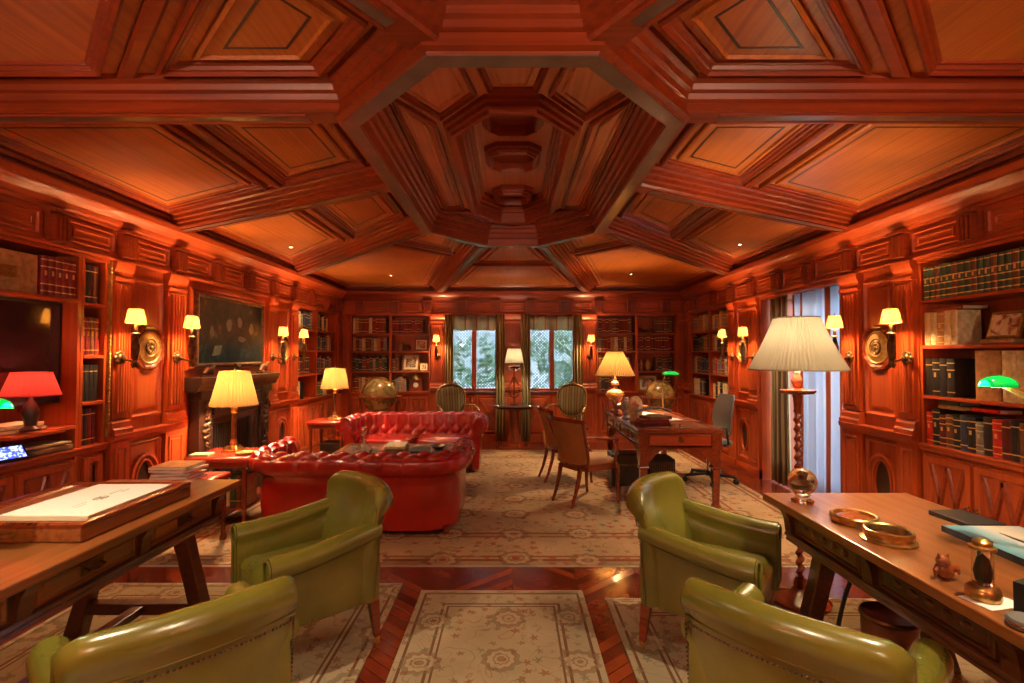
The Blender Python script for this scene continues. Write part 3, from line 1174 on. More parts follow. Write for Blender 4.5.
def strip_door(mb_f, mb_s, P, u0, u1, v0, v1):
    """cabinet door with crossed diagonal strips forming a pointed pattern"""
    P.box(mb_f, u0, u1, v0, v1, -.02, .004)
    P.rectm(mb_f, u0 + .006, u1 - .006, v0 + .006, v1 - .006, [(0, .004), (.002, .020), (.040, .020), (.046, .010), (.050, .004)], cap=False)
    c = (u0 + u1) / 2
    a, b_, lo, hi = u0 + .055, u1 - .055, v0 + .055, v1 - .055
    w = .018

    def bar(p, q):
        d = Vector((q[0] - p[0], q[1] - p[1])).normalized()
        nn = Vector((-d.y, d.x)) * w
        p, q = Vector(p), Vector(q)
        mb_s.loft([[P.p(*(p - nn), .004), P.p(*(p + nn), .004), P.p(*(p + nn * .6), .018), P.p(*(p - nn * .6), .018)],
                   [P.p(*(q - nn), .004), P.p(*(q + nn), .004), P.p(*(q + nn * .6), .018), P.p(*(q - nn * .6), .018)]])
    bar((a + .01, lo + .01), (c, hi - .01))
    bar((c, hi - .01), (b_ - .01, lo + .01))
    m = (hi - lo) * .45
    bar((a + (c - a) * .55, lo + m * 1.15), (a + .005, hi - .01))
    bar((b_ - (b_ - c) * .55, lo + m * 1.15), (b_ - .005, hi - .01))


def bookcase(P, w, u0, u1, splits, shelves, label, name='bookcase', counter=.86, doors=None, cut=None, depth=.30):
    """built-in case: sides, dividers, shelves, counter and patterned doors below"""
    root = thing(name, label, 'bookcase')
    top = 2.19
    mb = MB()
    P.box(mb, u0, u1, 0, top, -depth, -depth + .015)
    mb.build('back_panel', M['wz'], root)
    mb = MB()
    P.box(mb, u0, u0 + .022, 0, top, -depth + .015, 0)
    mb.build('side_panel', M['wz'], root)
    mb = MB()
    P.box(mb, u1 - .022, u1, 0, top, -depth + .015, 0)
    mb.build('side_panel', M['wz'], root)
    for s in splits:
        mb = MB()
        P.box(mb, s - .016, s + .016, counter, top, -depth + .015, 0)
        P.box(mb, s - .022, s + .022, counter, top, 0, .008)
        mb.build('divider', M['wz'], root)
    edges = [u0 + .022] + list(splits) + [u1 - .022]
    for i in range(len(edges) - 1):
        a = edges[i] + (.016 if i else 0)
        b_ = edges[i + 1] - (.016 if i < len(edges) - 2 else 0)
        sh = shelves[i] if isinstance(shelves[0], (list, tuple)) else shelves
        for z in sh:
            mb = MB()
            P.box(mb, a, b_, z - .026, z, -depth + .015, -.006)
            P.run(mb, a, b_, [(z - .026, -.006), (z - .022, .004), (z - .004, .004), (z, -.006)])
            mb.build('shelf', M['wy' if P is not BW else 'wx'], root)
    mb = MB()
    P.box(mb, u0, u1, counter - .04, counter, -depth + .015, .0)
    P.run(mb, u0, u1, [(counter - .055, 0), (counter - .045, .02), (counter - .02, .025), (counter - .01, .04), (counter, .04), (counter, 0)])
    mb.build('counter', M['wy' if P is not BW else 'wx'], root)
    mb = MB()
    P.box(mb, u0, u1, 0, .12, -depth + .015, .02)
    mb.build('plinth', M['wz'], root)
    mb = MB()
    P.box(mb, u0, u1, .12, counter - .04, -.05, -.02)
    mb.build('cupboard_frame', M['wz'], root)
    mb = MB()
    P.box(mb, u0, u1, top - .01, top + .012, -depth + .015, .012)
    mb.build('header', M['wz'], root)
    nd = doors or max(2, round((u1 - u0) / .42))
    dw = (u1 - u0 - .04) / nd
    for k in range(nd):
        a = u0 + .02 + k * dw
        f, s = MB(), MB()
        strip_door(f, s, P, a + .006, a + dw - .006, .135, counter - .075)
        d = f.build('door', M['wz'], root)
        s.build('diagonal_strip', M['mould'], d)
        mb = MB()
        hu = a + dw - .03 if k % 2 == 0 else a + .03
        c = P.p(hu, .50, .022)
        mb.sphere(c, .010, 8)
        ring = [P.p(hu + .018 * math.sin(t * PI / 6), .482 + .018 * math.cos(t * PI / 6), .030) for t in range(12)]
        mb.tube(ring, .0035, 6, ring=True)
        mb.build('ring_handle', M['bronze'], d)
    return root


# right, nearest: four shelves of leather volumes
bookcase(RW, wall_right, 1.28, 3.69, [2.50], [[1.21, 1.57, 1.90], [1.21, 1.57, 1.90]], 'built-in mahogany bookcase on the right wall nearest the camera', doors=6)
z0, z1 = .862, 1.212
wh = 'top shelf of the near right bookcase'
row(RW, 2.54, 3.66, 1.902, ['green', 'green', 'brown'], wh, True, hfix=.235, tr=(.042, .048), bandset=(5,), n=-.012)
wh = 'second shelf of the near right bookcase'
x = row(RW, 3.36, 3.66, 1.572, ['cream', 'cream', 'tan', 'cream', 'cream'], wh, True, hfix=.235, tr=(.05, .056), bandset=(4, 5), n=-.012, full=5)
book(RW, 3.36, 1.812, -.02, .028, .29, .18, 'oxblood', 0, 'red book lying flat on the cream volumes, near right bookcase', 'flat books, near right bookcase', True, ROT[id(RW)], flat=True).location = RW.p(3.65, 1.824, -.02)
row(RW, 2.54, 2.86, 1.572, ['black', 'brown', 'green', 'grey', 'brown', 'tan'], 'right end of ' + wh, True, hfix=.29, tr=(.042, .05), bandset=(2, 3), n=-.012)
wh = 'third shelf of the near right bookcase'
row(RW, 3.36, 3.66, 1.212, ['black', 'black', 'black', 'black'], wh, True, hfix=.265, tr=(.055, .06), bandset=(1, 3), n=-.012, full=4)
b = book(RW, 3.18, 1.212, -.012, .17, .315, .18, 'tan', 0, 'wide plain tan folio box standing mid shelf in near right bookcase', 'folios, near right bookcase', True, ROT[id(RW)])
row(RW, 2.90, 3.09, 1.212, ['cream', 'cream'], 'tall pair on ' + wh, True, hfix=.315, tr=(.085, .09), bandset=(5,), n=-.012)
row(RW, 2.54, 2.88, 1.212, ['maroon', 'oxblood', 'brown', 'green'], 'right end of ' + wh, True, hfix=.29, tr=(.055, .065), bandset=(3, 4), n=-.012)
wh = 'bottom shelf of the near right bookcase'
row(RW, 2.54, 3.66, .862, ['red', 'black', 'maroon', 'brown', 'black', 'navy', 'black', 'grey', 'black', 'red', 'maroon', 'black', 'brown', 'red', 'grey', 'black', 'green', 'red', 'black', 'navy'], wh, True, hmax=.27, tr=(.044, .058), bandset=(2, 3, 4), n=-.012)
for k, (u, c, hh, zz) in enumerate(((3.56, 'tan', .20, 1.124), (3.56, 'green', .16, 1.153), (3.30, 'red', .18, 1.130))):
    o = book(RW, u, zz, -.02, .027, hh, .15, c, 0, ('tan', 'green', 'scarlet')[k] + ' slim book lying flat above the bottom row, near right bookcase', 'flat books, near right bookcase', True, ROT[id(RW)], flat=True)

# left, nearest: television niche
tvb = bookcase(LW, wall_left, 1.28, 3.46, [2.45], [[1.20, 1.55, 1.88], [1.02, 1.885]], 'built-in mahogany bookcase around the television on the left wall', doors=5)
row(LW, 3.17, 3.43, 1.887, ['oxblood'], 'top shelf above the television', True, hfix=.255, tr=(.046, .05), bandset=(4,), n=-.012)
nb = bookcase(LW, wall_left, 3.465, 3.685, [], [1.17, 1.50, 1.87], 'narrow mahogany bookcase bay left of the gilt-edged pilaster', doors=1)
row(LW, 3.49, 3.66, 1.872, ['brown', 'black', 'maroon'], 'top shelf of the narrow left bay', True, hfix=.27, tr=(.03, .036), bandset=(2,), n=-.03)
row(LW, 3.49, 3.66, 1.502, ['oxblood', 'oxblood', 'brown'], 'second shelf of the narrow left bay', True, hfix=.27, tr=(.035, .04), bandset=(3,), n=-.03)
row(LW, 3.49, 3.66, 1.172, ['black'], 'third shelf of the narrow left bay', True, hfix=.26, tr=(.035, .04), bandset=(1,), n=-.03)
row(LW, 3.49, 3.66, .862, ['maroon', 'black', 'oxblood'], 'bottom shelf of the narrow left bay', True, hfix=.26, tr=(.03, .036), bandset=(2,), n=-.03)

# far side bookcases
SH4 = [1.22, 1.57, 1.88]
bookcase(LW, wall_left, 6.92, 8.42, [7.62], SH4, 'built-in mahogany bookcase at the far end of the left wall', doors=4)
bookcase(RW, wall_right, 6.92, 8.42, [7.62], SH4, 'built-in mahogany bookcase at the far end of the right wall', doors=4)
MIX = ('oxblood', 'maroon', 'brown', 'black', 'tan', 'cream', 'navy', 'grey', 'green')
ROWN = ['bottom shelf', 'third shelf', 'second shelf', 'top shelf']
FARV = [.862, 1.222, 1.572, 1.882]
for P, nm, sets in ((LW, 'far left-wall bookcase', [('cream', 'grey', 'green'), ('black', 'maroon'), ('grey', 'cream', 'navy'), ('navy', 'grey', 'cream')]),
                    (RW, 'far right-wall bookcase', [('grey', 'cream', 'black'), ('red', 'grey', 'oxblood'), MIX, ('cream', 'tan', 'grey')])):
    for i, r in ((0, 0), (0, 1), (0, 2), (0, 3), (1, 0), (1, 1), (1, 2), (1, 3)):
            a, b_ = ((6.95, 7.59), (7.65, 8.38))[i]
            full = 6 if (r + i) % 3 == 1 else None
            if P is LW and (r, i) in ((0, 0), (2, 0)):
                full = 3
                b_ = 7.15 if r == 0 else 7.33
            bay = ('near bay', 'far bay')[i]
            row(P, a, b_, FARV[r], sets[r] if r != 1 or i == 0 else MIX, '%s, %s of the %s' % (ROWN[r], bay, nm), False, hmax=.28, tr=(.066, .095), full=full, n=-.03)
# back wall bookcases
bookcase(BW, wall_back, -2.83, -1.44, [-2.13], SH4, 'built-in mahogany bookcase left of the back windows', doors=4, depth=.28)
bookcase(BW, wall_back, 1.46, 2.83, [2.15], SH4, 'built-in mahogany bookcase right of the back windows', doors=4, depth=.28)
DK = ('maroon', 'brown', 'black', 'oxblood', 'green', 'tan')
REDS = ['oxblood', 'oxblood', 'maroon']
PALE = ('cream', 'tan', 'brown', 'grey', 'oxblood')
#            case, bay, [bottom, third, second, top] = (colours, share of the width filled, height or None)
BACK = [
    ('back bookcase left of the windows', 'left bay', -2.80, -2.15, [(PALE, .95, .25), (DK, .95, None), (PALE, .95, None), (('cream', 'brown', 'oxblood', 'oxblood', 'tan'), .97, .27)]),
    ('back bookcase left of the windows', 'right bay', -2.11, -1.47, [(('grey', 'black', 'tan'), .42, None), (('black', 'brown'), .20, None), (None, 0, None), (REDS, .92, .24)]),
    ('back bookcase right of the windows', 'left bay', 1.49, 2.13, [(('black', 'brown', 'maroon'), .6, None), (DK, .30, None), (PALE, .98, .24), (('oxblood', 'maroon', 'brown'), .98, .27)]),
    ('back bookcase right of the windows', 'right bay', 2.17, 2.80, [(DK, .3, None), (('maroon', 'black', 'brown'), .5, .24), (REDS, .98, .26), (('oxblood', 'black', 'brown'), .5, .24)]),
]
for case, bay, a, b_, rows in BACK:
    for r, (cols, share, hf) in enumerate(rows):
        if cols is None:
            continue
        at_right = (case.endswith('right of the windows') and bay == 'right bay' and r in (0, 1, 3))
        ua, ub = (b_ - (b_ - a) * share, b_) if at_right else (a, a + (b_ - a) * share)
        row(BW, ua, ub, FARV[r], cols, '%s, %s of %s' % (ROWN[r], bay, case), False, hmax=.28, hfix=hf, tr=(.042, .066), n=-.03)
print('BOOKS', nbooks)


# ---------------------------------------------------------------- pictures and ornaments on the shelves
def photo_frame(P, u, v, n, w, h, label, inner, frame='gold', tilt=12, mount=True):
    """leaning picture: frame, mount and print"""
    root = thing('photo_frame', label, 'picture frame', P.p(u, v, n))
    rz = ROT[id(P)]
    root.rotation_euler = (0, 0, rz)
    T = Matrix.Rotation(R(-tilt), 4, 'X')
    fr = MB()
    FP = Pl((0, 0, 0), (1, 0, 0), (0, 0, 1), (0, -1, 0))
    FP.rectm(fr, -w / 2, w / 2, 0, h, [(0, -.012), (0, .006), (.006, .012), (w * .07, .010), (w * .09, .002)], cap=True)
    fr.xf(T).build('frame', M[frame], root)
    m = MB()
    FP.rectm(m, -w / 2 + w * .09, w / 2 - w * .09, w * .09, h - w * .09, [(0, .0022), (w * .10 if mount else .002, .003)], cap=True)
    m.xf(T).build('mount', M['paper'], root)
    q = MB()
    k = w * (.20 if mount else .10)
    FP.rectm(q, -w / 2 + k, w / 2 - k, k, h - k, [(0, .003), (.001, .0045)], cap=True)
    q.xf(T).build('print', inner, root)
    return root


def blotch(name, a, b_, c, sc_=9):
    m, t, b = nt(name)
    co = N(t, 'ShaderNodeTexCoord').outputs['Object']
    nz = N(t, 'ShaderNodeTexNoise', Scale=float(sc_), Detail=5.0, Distortion=0.8)
    t.links.new(co, nz.inputs['Vector'])
    r = ramp(t, nz.outputs[0], [(0.38, a), (0.5, b_), (0.62, c)])
    t.links.new(r.outputs[0], b.inputs['Base Color'])
    b.inputs['Roughness'].default_value = 0.35
    return m


M['print1'] = blotch('sepia_print', (0.10, 0.06, 0.03), (0.45, 0.32, 0.18), (0.7, 0.6, 0.4), 25)
M['print2'] = blotch('floral_print', (0.30, 0.04, 0.03), (0.75, 0.62, 0.38), (0.72, 0.62, 0.42), 14)
photo_frame(RW, 3.13, 1.605, -.06, .21, .175, 'small gilt-framed picture leaning among the cream volumes, near right bookcase', M['print2'], mount=False, tilt=16)
o = book(RW, 3.22, 1.574, -.02, .028, .19, .16, 'tan', 0, 'tan book lying under the small gilt-framed picture', 'flat tan books, near right bookcase', True, ROT[id(RW)], flat=True)
o.location = RW.p(3.23, 1.588, -.02)
# scrolls beside it
for k, (u, v) in enumerate(((2.93, 1.605), (2.93, 1.665))):
    mb = MB()
    mb.lathe([(.0, -.09), (.027, -.09), (.030, -.085), (.030, .085), (.027, .09), (0, .09)], n=14)
    o = mb.build('paper_roll', M['paper'], smooth=True, loc=RW.p(u, v, -.11), rot=(0, R(90), 0))
    tag(o, ('lower', 'upper')[k] + ' of two rolled cream scrolls on the near right bookcase', 'scroll', 'scrolls')
photo_frame(BW, -1.795, 1.225, -.09, .30, .30, 'large cream-mounted sepia picture on third shelf left of the windows', M['print1'])
photo_frame(BW, -1.555, 1.225, -.03, .14, .14, 'small framed picture beside the large sepia one on the back shelf', M['print1'])
photo_frame(BW, -1.62, 1.575, -.12, .24, .22, 'wide dark framed picture on second shelf left of the windows', M['print1'], 'bronze')
photo_frame(BW, 2.38, .865, -.10, .36, .30, 'cream framed picture standing behind the globe on right back bookcase', M['print1'])
photo_frame(BW, 1.99, 1.225, -.12, .17, .25, 'dark framed picture on third shelf right of the windows', M['print1'], 'bronze')
photo_frame(LW, 7.46, 1.575, -.10, .16, .22, 'pale framed picture on second shelf of far left-wall bookcase', M['print1'])
# bell-shaped brass clock
cl = thing('bracket_clock', 'bell-topped bracket clock on the shelf behind the left globe', 'clock', BW.p(-1.70, .862, -.13))
MB().b(-.13, .13, -.07, .07, 0, .03).b(-.11, .11, -.06, .06, .03, .20).build('case', M['redwood'], cl, bevel=.006)
MB().lathe([(.0, .20), (.10, .20), (.105, .22), (.085, .25), (.07, .29), (.045, .325), (.02, .34), (.018, .36), (0, .375)], n=18).build('bell_top', M['gold'], cl, smooth=True)
MB().lathe([(0, 0), (.042, 0), (.045, .006), (0, .008)], n=20).build('dial', M['paper'], cl, loc=(0, -.062, .115), rot=(R(90), 0, 0))


def vase(P, u, v, n, prof, mat, name, label, cat='vase'):
    o = MB().lathe(prof, n=20).build(name, mat, smooth=True, loc=P.p(u, v, n), angle=50)
    return tag(o, label, cat)


M['jar'] = plain('ornament_glaze', (0.25, 0.10, 0.05), 0.3, coat=0.5, var=0.5, vscale=30)
M['celadon'] = plain('blue_white_glaze', (0.25, 0.30, 0.36), 0.25, coat=0.5, var=0.5, vscale=30)
VP = [(0, 0), (.035, 0), (.04, .01), (.06, .05), (.065, .09), (.05, .13), (.025, .155), (.028, .17), (.02, .172), (0, .15)]
vase(BW, -1.98, 1.572, -.14, VP, M['jar'], 'vase', 'brown glazed vase on second shelf left of the windows')
vase(BW, -1.85, 1.572, -.10, [(r * .8, z * .7) for r, z in VP], M['bronze'], 'bronze_pot', 'small bronze pot between vase and picture on back shelf', 'pot')
vase(BW, 2.38, 1.222, -.12, [(r * 1.1, z * 1.2) for r, z in VP], M['gold'], 'gilt_urn', 'gilt urn on third shelf of the right back bookcase', 'urn')
vase(BW, 2.26, 1.222, -.12, [(r * .7, z * 1.1) for r, z in VP], M['jar'], 'vase', 'slim brown vase left of the gilt urn on back bookcase')
vase(RW, 7.30, 1.222, -.12, VP, M['jar'], 'vase', 'brown vase on third shelf of far right-wall bookcase') if False else None
# carved boat model on top shelf, right back bookcase
mb = MB()
secs = []
for k in range(9):
    t = k / 8
    w = .045 * math.sin(PI * t) ** .6 + .002
    z = .02 + .05 * abs(t - .5) ** 2 * 4
    secs.append([Vector(((t - .5) * .26, w * math.cos(a * PI / 5 + PI), z + .05 + w * 1.1 * math.sin(a * PI / 5 + PI))) for a in range(6)])
mb.loft(secs)
mb.b(-.09, .09, -.03, .03, 0, .015).b(-.01, .01, -.008, .008, .01, .04)
mb.tube([(-.08, 0, .08), (-.04, 0, .15), (.04, 0, .16), (.09, 0, .09)], .006)
o = mb.build('boat_ornament', M['bronze'], smooth=True, loc=BW.p(2.33, 1.882, -.12))
tag(o, 'carved boat ornament on top shelf of the right back bookcase', 'ornament')
# metal case with plant-like bronze on far right bookcase lower shelves
vase(LW, 7.28, .862, -.12, [(0, 0), (.07, 0), (.075, .01), (.075, .20), (.08, .21), (.08, .23), (.03, .25), (0, .25)], M['black'], 'canister', 'dark lidded canister on the bottom shelf of far left-wall bookcase', 'canister')

# ---------------------------------------------------------------- left niche
lip = MB()
LW.box(lip, 2.90, 3.25, 1.002, 1.0195, -.01, .10)
lip.build('shelf_lip', M['wy'], tvb)
tv = thing('television', 'black flat television mounted in the left wall bookcase', 'television', (-3.10, 2.97, 1.05))
MB().b(-.05, .0, -.46, .46, .13, .81).build('casing', M['black'], tv, bevel=.008)
M['screen'] = plain('dark_screen', (0.02, 0.006, 0.007), 0.06, coat=1.0)
MB().b(.0, .003, -.435, .435, .155, .785).build('screen', M['screen'], tv)
MB().b(-.155, -.05, -.1, .1, .3, .6).build('wall_bracket', M['black'], tv)
bx = MB().b(-.16, .0, -.19, .19, 0, .245).build('box_file', BC['tan'], bevel=.004, loc=LW.p(2.97, 1.888, -.02))
tag(bx, 'wide tan box file left of the oxblood volumes above the television', 'box')
MB().b(.0, .004, -.05, .05, .08, .15).build('label_holder', M['brass'], bx)

# ================================================================== SEATING
def smooth01(t):
    return t * t * (3 - 2 * t)


def green_chair(label, loc, rz, group=None):
    """rolled-back leather armchair, faces +y in its own frame"""
    root = thing('leather_armchair', label, 'armchair', loc, rz, group)
    G = M['green']
    # back: profile in (y,z), swept across x with a gentle wrap
    mb = MB()
    secs = []
    nx = 25
    for i in range(nx):
        s = -1 + 2 * i / (nx - 1)
        e = max(0.0, abs(s) - .90) / .10
        x = .325 * s
        wrap = .075 * s * s
        endk = math.sqrt(max(0.0, 1 - e * e)) * .55 + .45
        zt = .768 - .018 * s * s - .038 * max(0.0, (abs(s) - .78) / .22) ** 2.5
        pr = [(-.275, .25), (-.292, .40), (-.315, .55), (-.345, .66)]
        cy, cz, r = -.352, zt - .012, .048
        for k in range(11):
            a = PI * 1.22 - k / 10 * PI * 1.32
            pr.append((cy + (r + .004) * math.cos(a) , cz + r * math.sin(a)))
        pr += [(-.285, .66), (-.235, .55), (-.205, .46), (-.20, .38), (-.21, .25)]
        my = sum(p[0] for p in pr) / len(pr)
        secs.append([Vector((x, (my + (p[0] - my) * endk) + wrap, p[1])) for p in pr])
    mb.loft(secs)
    back = mb.build('backrest', G, root, smooth=True, angle=60)
    # piping where roll meets the outside back
    mb = MB()
    for zz, yy in ((.672, -.352),):
        mb.tube([(.315 * (-1 + 2 * i / 20), yy + .075 * (-1 + 2 * i / 20) ** 2, zz - .02 * (-1 + 2 * i / 20) ** 2) for i in range(21)], .005, 6)
    mb.build('piping', G, back, smooth=True)
    # nail heads round the outside back
    mb = MB()
    for i in range(41):
        s = -1 + i / 20
        mb.sphere((.305 * s, -.350 + .075 * s * s - .004, .652 - .02 * s * s), .0048, 6)
    for sx in (-1, 1):
        for i in range(26):
            z = .63 - i * .0148
            mb.sphere((sx * .318, -.292 - (z - .27) * .10 + .063 - .001, z), .0048, 6)
    mb.build('nail_trim', M['bronze'], back, smooth=True)
    for sx in (1, -1):
        mb = MB()
        secs = []
        ny = 16
        for i in range(ny):
            t = i / (ny - 1)
            y = -.26 + .53 * t
            zt = .60 - .035 * smooth01(t) + .035 * (1 - t) ** 3
            r = .050 + .014 * t
            xo = .325 + .012 * t
            pr = [(xo - .02, .245), (xo - .012, .40), (xo - .018, zt - .075)]
            cx = xo - .035
            for k in range(11):
                a = -PI * .22 + k / 10 * PI * 1.40
                pr.append((cx + r * math.cos(a), zt - .035 + r * .92 * math.sin(a)))
            pr += [(xo - .095, zt - .09), (xo - .10, .42), (xo - .10, .245)]
            f = 1.0
            if t > .96:
                f = .94
            mx = sum(p[0] for p in pr) / len(pr)
            secs.append([Vector((sx * (mx + (p[0] - mx) * f), y, p[1])) for p in pr])
        mb.loft(secs)
        arm = mb.build('armrest', G, root, smooth=True, angle=60)
        # scroll piping on the front of the arm
        mb = MB()
        xo, zt = .337, .565
        pts = [(sx * (xo - .012), .275, .27), (sx * (xo - .012), .275, .46)]
        for k in range(13):
            a = -PI * .3 + k / 12 * PI * 1.5
            pts.append((sx * (xo - .036 + .050 * math.cos(a)), .275, zt - .035 + .046 * math.sin(a)))
        pts += [(sx * (xo - .085), .275, .44), (sx * (xo - .085), .275, .27)]
        mb.tube(pts, .0055, 6)
        mb.build('piping', G, arm, smooth=True)
        mb = MB()
        for i in range(20):
            mb.sphere((sx * (.322 + .010 * i / 19), -.25 + i * .0265, .262), .0045, 6)
        mb.build('nail_trim', M['bronze'], arm, smooth=True)
    # seat
    mb = MB()
    secs = []
    for i in range(13):
        t = i / 12
        y = -.24 + .50 * t
        e = .035 * (1 - min(1, (1 - t) / .10)) ** 2
        row_ = [(-.245, .32), (-.24, .40 - e)]
        for k in range(9):
            s = -1 + k / 4
            row_.append((.235 * s, .425 + .035 * (1 - s * s) * math.sin(PI * min(1, t * .9 + .1)) ** .5 - e))
        row_ += [(.24, .40 - e), (.245, .32)]
        secs.append([Vector((p[0], y, p[1])) for p in row_])
    mb.loft(secs)
    mb.build('seat', G, root, smooth=True, angle=60)
    mb = MB().b(-.30, .30, -.24, .255, .235, .33)
    mb.build('seat_rail', G, root, bevel=.012)
    for sx in (-1, 1):
        for sy, splay in ((.225, 0), (-.24, -.03)):
            mb = MB()
            x0, y0 = sx * .275, sy
            secs = []
            for z, w in ((.25, .024), (.235, .025), (.12, .019), (.045, .014)):
                dy = splay * (1 - z / .25)
                secs.append([Vector((x0 + a * w, y0 + dy + b * w, z)) for a, b in ((-1, -1), (1, -1), (1, 1), (-1, 1))])
            mb.loft(secs)
            leg = mb.build('leg', M['redwood'], root, bevel=.003)
            mb = MB().lathe([(.014, .05), (.017, .045), (.015, .03), (.006, .028), (.006, .02)], (x0, y0 + splay * .85, 0), 10)
            mb.sphere((x0, y0 + splay * .9, .014), .014, 8)
            mb.build('caster', M['brass'], leg, smooth=True)
    return root


ga = green_chair('olive leather armchair behind the other on the left, facing the left table', (-1.08, 2.64, 0.012), R(131.5))
dup(ga, (-1.10, 1.63, 0.012), R(45), 'olive leather armchair in the left foreground with its back to the camera').scale = (.91, .97, 1)
dup(ga, (1.03, 2.63, 0.012), R(-126), 'olive leather armchair behind the other on the right, facing the right desk')
dup(ga, (.945, 1.62, 0.012), R(-45), 'olive leather armchair in the right foreground with its back to the camera').scale = (.91, .97, 1)


# ---------------------------------------------------------------- chesterfield sofas
def chesterfield(label, loc, rz):
    root = thing('chesterfield_sofa', label, 'sofa', loc, rz)
    RD = M['red']
    a, yb, yf, rc = .82, -.32, .40, .26            # centreline of back and arms
    path = []
    # left arm front -> back -> right arm front
    nA, nC, nB = 40, 28, 90
    for i in range(nA):
        path.append((Vector((-a, yf + (yb + rc - yf) * i / nA)), Vector((-1, 0))))
    for i in range(nC):
        t = PI + (PI / 2) * i / nC
        path.append((Vector((-a + rc + rc * math.cos(t), yb + rc + rc * math.sin(t))), Vector((math.cos(t), math.sin(t)))))
    for i in range(nB):
        path.append((Vector((-a + rc + (2 * a - 2 * rc) * i / nB, yb)), Vector((0, -1))))
    for i in range(nC):
        t = 1.5 * PI + (PI / 2) * i / nC
        path.append((Vector((a - rc + rc * math.cos(t), yb + rc + rc * math.sin(t))), Vector((math.cos(t), math.sin(t)))))
    for i in range(nA + 1):
        path.append((Vector((a, yb + rc + (yf - yb - rc) * i / nA)), Vector((1, 0))))
    # profile (n, z): n outward
    prof = [(.030, .045), (.045, .25), (.040, .40), (.035, .47)]
    cn, cz, r = .035, .592, .108
    for k in range(33):
        t = -PI * .36 + k / 32 * PI * 1.16
        prof.append((cn + r * math.cos(t), cz + r * .98 * math.sin(t)))
    for k in range(1, 20):
        t = k / 19
        prof.append((cn - .10 - .035 * math.sin(t * PI / 2) , .54 - .20 * t))
    prof.append((-.05, .30))
    prof.append((-.05, .05))
    arc = [0]
    for i in range(1, len(prof)):
        arc.append(arc[-1] + math.hypot(prof[i][0] - prof[i - 1][0], prof[i][1] - prof[i - 1][1]))
    s = [0]
    for i in range(1, len(path)):
        s.append(s[-1] + (path[i][0] - path[i - 1][0]).length)
    du = s[-1] / 34
    top_arc = arc[21]
    dv = .092

    def tuft(sv, av):
        u, v = sv / du, (av - top_arc) / dv
        h = (abs(math.sin(PI * (u + v) / 2)) * abs(math.sin(PI * (u - v) / 2)))
        return h ** .5
    secs = []
    # normals of profile
    for i, (c, n) in enumerate(path):
        sec = []
        for j, (pn, pz) in enumerate(prof):
            q0, q1 = prof[max(j - 1, 0)], prof[min(j + 1, len(prof) - 1)]
            tx, tz = q1[0] - q0[0], q1[1] - q0[1]
            L = math.hypot(tx, tz) or 1
            nn, nz = tz / L, -tx / L
            d = 0
            if arc[j] >= top_arc - dv * .5 and 4 < j < len(prof) - 3:
                d = -.042 * (1 - tuft(s[i], arc[j]))
            elif 4 < j < len(prof) - 3:
                # pleats running down the roll from the buttons
                u = s[i] / du
                fade = max(0, 1 - (top_arc - arc[j]) / .22)
                v = abs(math.sin(PI * (u + .5) / 2 * 1 + 0)) ** .5
                v = abs(math.sin(PI * u / 2 + PI / 4 * 0))
                d = -.030 * fade * (1 - min(1, v * 2.2))
            x, z = pn + nn * d, pz + nz * d
            sec.append(Vector((c.x + n.x * x, c.y + n.y * x, z)))
        secs.append(sec)
    mb = MB()
    mb.loft(secs)
    body = mb.build('back_and_arms', RD, root, smooth=True, angle=75)
    # buttons
    btn = MB().sphere((0, 0, 0), .0085, 8).mesh('button', RD, smooth=True)
    for vv in (0, 1, 2):
        for k in range(1, 34):
            if (k + vv) % 2:
                continue
            sv = k * du
            i = min(range(len(s)), key=lambda q: abs(s[q] - sv))
            av = top_arc + vv * dv
            j = min(range(len(arc)), key=lambda q: abs(arc[q] - av))
            p = secs[i][j]
            o = bpy.data.objects.new('button', btn)
            COL.objects.link(o)
            o.parent = root
            o.location = p
    # scroll fronts of the arms
    for sx in (-1, 1):
        mb = MB()
        c = (sx * (a + cn), yf + .004, cz)
        for rr, w in ((.098, .006), (.045, .004)):
            mb.tube([(c[0] + rr * math.cos(t * PI / 12), c[1], c[2] + rr * math.sin(t * PI / 12)) for t in range(24)], w, 6, ring=True)
        mb.tube([(sx * (a + .03), c[1], .49), (sx * (a + .035), c[1], .12)], .005, 6)
        mb.tube([(sx * (a - .045), c[1], .47), (sx * (a - .045), c[1], .12)], .005, 6)
        mb.build('piping', M['red'], body, smooth=True)
    mb = MB()
    mb.b(-.76, .76, -.29, .385, .05, .30)
    mb.build('seat_base', RD, root, bevel=.03, seg=3)
    for sx in (-1, 1):
        mb = MB()
        secs = []
        x0, x1, y0, y1 = (sx * .375 - .335), (sx * .375 + .335), -.20, .385
        for zt, e in ((.30, .02), (.315, .004), (.37, 0), (.395, .006), (.408, .03)):
            ring = []
            for q in range(32):
                ang = 2 * PI * q / 32
                cx, cy = math.cos(ang), math.sin(ang)
                k = (abs(cx) ** 8 + abs(cy) ** 8) ** (-1 / 8)
                ring.append(Vector(((x0 + x1) / 2 + cx * k * ((x1 - x0) / 2 - e), (y0 + y1) / 2 + cy * k * ((y1 - y0) / 2 - e), zt)))
            secs.append(ring)
        for f, z in ((.6, .425), (.2, .432)):
            secs.append([Vector(((x0 + x1) / 2 + (p.x - (x0 + x1) / 2) * f, (y0 + y1) / 2 + (p.y - (y0 + y1) / 2) * f, z)) for p in secs[4]])
        mb.loft(secs)
        mb.build('seat_cushion', RD, root, smooth=True)
    for sx in (-1, 1):
        for y in (-.28, .33):
            mb = MB().lathe([(.02, 0), (.028, .012), (.03, .03), (.024, .045), (.032, .06), (.034, .07)], (sx * .76, y, 0), 12)
            mb.build('leg', M['redwood'], root, smooth=True)
    return root


